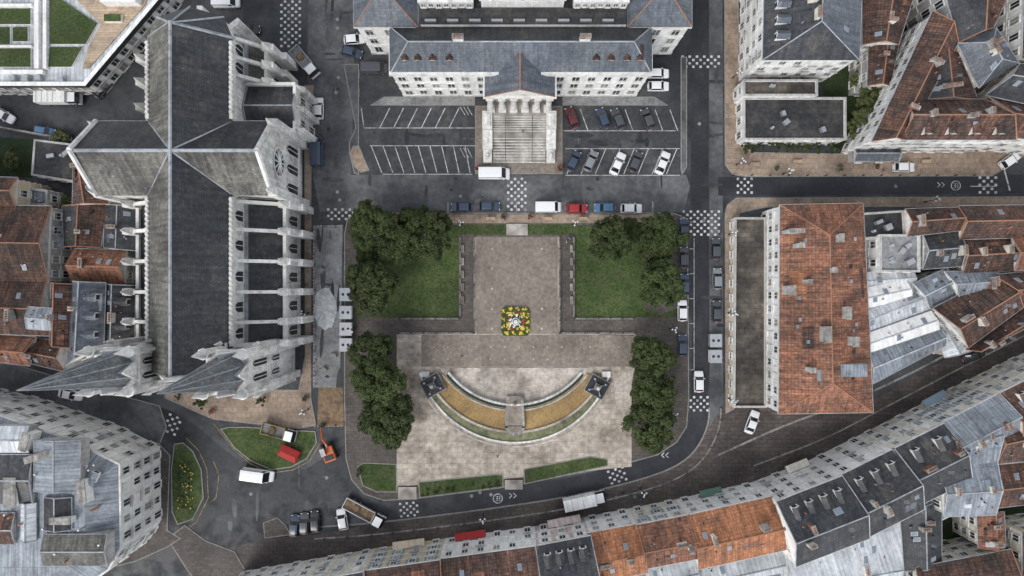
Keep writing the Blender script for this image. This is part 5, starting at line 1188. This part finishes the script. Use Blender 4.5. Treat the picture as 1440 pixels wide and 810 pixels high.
for (x, y, m) in ((489, 439, 'zinc_pale'), (489, 462, 'zinc_pale'), (489, 484, 'zinc_pale'), (489, 414, 'steel'), (1003, 478, 'concrete'), (1003, 500, 'plaster_white')):
    b = MB(); b.obox((-1.1, -1.2, 0.2), (2.2, 0, 0), (0, 2.4, 0), (0, 0, 1.5), m); b.obox((-1.2, -1.3, 1.7), (2.4, 0, 0), (0, 2.6, 0), (0, 0, 0.1), 'steel')
    for dx in (-0.5, 0.5): b.frustum((dx, 0), 0.3, 0.2, 1.8, 1.95, 8, 'iron')
    for sx in (-1.1, 0.95): b.obox((sx, -1.0, 0), (0.15, 0, 0), (0, 2, 0), (0, 0, 0.2), 'iron')
    o = b.build('recycling_container'); p = W(x, y); o.location = (p.x, p.y, 0.1)

# ------------------------------------------------------------ street furniture
def lamp_mesh():
    b = MB(); b.frustum((0, 0), 0.16, 0.12, 0, 0.8, 8, 'iron'); b.frustum((0, 0), 0.07, 0.05, 0.8, 4.4, 8, 'iron')
    for k in range(3):
        a = 2*math.pi*k/3; q = (0.5*math.cos(a), 0.5*math.sin(a)); b.tube((0, 0, 3.9), (*q, 4.0), 0.04, 0.04, 5, 'iron'); b.ball((*q, 4.2), 0.19, 'globe_white')
    b.ball((0, 0, 4.6), 0.2, 'globe_white'); return b.mesh('street_lamp')
LM = lamp_mesh()
def inst(me, name, x, y, ang=0, z=0.1):
    o = bpy.data.objects.new(name, me); coll.objects.link(o); p = W(x, y); o.location = (p.x, p.y, z); o.rotation_euler = (0, 0, ang); return o
for (x, y) in ((942, 462), (942, 578), (500, 462), (1024, 440), (1024, 560), (1024, 330), (434, 575), (434, 440), (1100, 245), (1300, 284), (680, 722), (900, 686), (650, 316), (806, 316), (1035, 232), (1030, 110)):
    inst(LM, 'street_lamp', x, y, U(0, 6))
b = MB()
b.frustum((0, 0), 0.1, 0.1, 0, 0.85, 8, 'iron'); b.ball((0, 0, 0.9), 0.11, 'iron'); BMh = b.mesh('bollard')
for i in range(14): inst(BMh, 'bollard', 1030+i*26, 247)
for p in far_[::3] if far_[5].length > far2[5].length else far2[::3]:
    o = bpy.data.objects.new('bollard', BMh); coll.objects.link(o); o.location = (p.x, p.y, 0.03)
b = MB(); b.box(0, 0, 0.42, 0.5, 1.8, 0.5, 0, 'timber'); b.box(0, 0.27, 0.5, 0.95, 1.8, 0.06, 0, 'timber'); b.box(-0.7, 0, 0, 0.42, 0.1, 0.45, 0, 'iron'); b.box(0.7, 0, 0, 0.42, 0.1, 0.45, 0, 'iron'); PB = b.mesh('park_bench')
for (x, y, a) in ((640, 308, 0), (690, 308, 0), (770, 308, 0), (820, 308, 0), (1060, 232, 0), (1120, 228, 0), (1300, 228, 0), (575, 540, 1.57), (575, 600, 1.57), (880, 600, 1.57)): inst(PB, 'park_bench', x, y, a, 0.13)
def planter(x, y):
    B = MB(); B.frustum((0, 0), 0.5, 0.65, 0, 0.6, 10, 'limestone_dark')
    for i in range(14): B.ball((U(-.4, .4), U(-.4, .4), 0.75+U(0, .2)), U(.15, .28), random.choice(('hedge', 'flower_dark', 'flower_red')), 5, 3)
    o = B.build('planter'); p = W(x, y); o.location = (p.x, p.y, 0.12)
for (x, y) in ((672, 238), (787, 238), (708, 306), (746, 306), (430, 560), (300, 578), (1090, 238), (1230, 236), (1180, 238)): planter(x, y)

def person_mesh():
    vs = [(0, 0, .95), (0, 0, 1.2), (0, 0, 1.42), (0.02, 0, 1.52), (0.03, 0, 1.66), (0.03, 0, 1.76),
          (0, .2, 1.4), (-.08, .25, 1.12), (.08, .25, .88), (0, -.2, 1.4), (.1, -.25, 1.13), (.02, -.25, .88),
          (0, .1, .9), (.15, .1, .5), (.05, .1, .08), (.2, .1, .04), (0, -.1, .9), (-.05, -.1, .5), (-.28, -.1, .14), (-.16, -.1, .05)]
    es = [(0, 1), (1, 2), (2, 3), (3, 4), (4, 5), (2, 6), (6, 7), (7, 8), (2, 9), (9, 10), (10, 11), (0, 12), (12, 13), (13, 14), (14, 15), (0, 16), (16, 17), (17, 18), (18, 19)]
    r = [.15, .14, .15, .06, .11, .09, .07, .05, .035, .07, .05, .035, .1, .07, .05, .04, .1, .07, .05, .04]
    me = bpy.data.meshes.new('p'); me.from_pydata(vs, es, []); o = bpy.data.objects.new('p', me); coll.objects.link(o)
    md = o.modifiers.new('s', 'SKIN'); sd = me.skin_vertices[0].data
    for i, x in enumerate(r): sd[i].radius = (x, x*1.15 if i < 3 else x)
    sd[0].use_root = True
    m2 = o.modifiers.new('d', 'SUBSURF'); m2.levels = 1; m2.render_levels = 1
    dg = bpy.context.evaluated_depsgraph_get(); nm = bpy.data.meshes.new_from_object(o.evaluated_get(dg)); bpy.data.objects.remove(o)
    nm.materials.clear()
    for k in ('cloth', 'trousers', 'skin', 'hair'): nm.materials.append(M[k])
    for p in nm.polygons:
        z = p.center.z; p.use_smooth = True
        if z > 1.68 or (z > 1.56 and p.center.x < 0): p.material_index = 3
        elif z > 1.48: p.material_index = 2
        elif abs(p.center.y) > 0.17 and z < 0.98: p.material_index = 2
        elif z < 0.95: p.material_index = 1
        else: p.material_index = 0
    return nm
PM = person_mesh()
for (x, y, c, zz) in ((796, 340, (0.7, 0.7, 0.7), .14), (800, 336, (0.2, 0.3, 0.5), .14), (735, 188, (0.05, 0.05, 0.05), 1.6), (650, 500, (0.1, 0.1, 0.2), .15), (700, 640, (0.2, 0.18, 0.15), .14),
                      (1095, 640, (0.3, 0.1, 0.1), .02), (1180, 600, (0.1, 0.1, 0.1), .02), (900, 700, (0.1, 0.1, 0.2), .02), (433, 400, (0.1, 0.1, 0.1), .13), (1240, 240, (0.2, 0.2, 0.2), .13)):
    o = inst(PM, 'pedestrian', x, y, U(0, 6.28), zz); o.color = (*c, 1)

# ------------------------------------------------------------ light, camera
w = bpy.data.worlds.new('World'); scene.world = w; w.use_nodes = True
nt = w.node_tree; bg = nt.nodes['Background']; sk = nt.nodes.new('ShaderNodeTexSky'); sk.sky_type = 'NISHITA'; sk.sun_disc = False
EL, AZ = math.radians(48), math.radians(215)
sk.sun_elevation = EL; sk.sun_rotation = AZ
hs = nt.nodes.new('ShaderNodeHueSaturation'); hs.inputs['Saturation'].default_value = 0.32; hs.inputs['Value'].default_value = 1.75
nt.links.new(sk.outputs[0], hs.inputs['Color']); nt.links.new(hs.outputs[0], bg.inputs['Color']); bg.inputs['Strength'].default_value = 0.15
sl = bpy.data.lights.new('sun', 'SUN'); sl.energy = 1.4; sl.angle = math.radians(25); sl.color = (1, 0.98, 0.95)
so = bpy.data.objects.new('sun', sl); coll.objects.link(so)
dirv = Vector((math.sin(AZ)*math.cos(EL), math.cos(AZ)*math.cos(EL), math.sin(EL)))
so.rotation_euler = dirv.to_track_quat('Z', 'Y').to_euler(); so.location = (0, 0, 100)
cd = bpy.data.cameras.new('camera'); cam = bpy.data.objects.new('camera', cd); coll.objects.link(cam)
cam.location = (0, 0, H); cam.rotation_euler = (0, 0, 0); cd.sensor_width = 36; cd.lens = 36*H/(1440/S); cd.clip_end = 5000; cd.clip_start = 1
scene.camera = cam
scene.view_settings.view_transform = 'Standard'; scene.view_settings.look = 'None'; scene.view_settings.exposure = 0
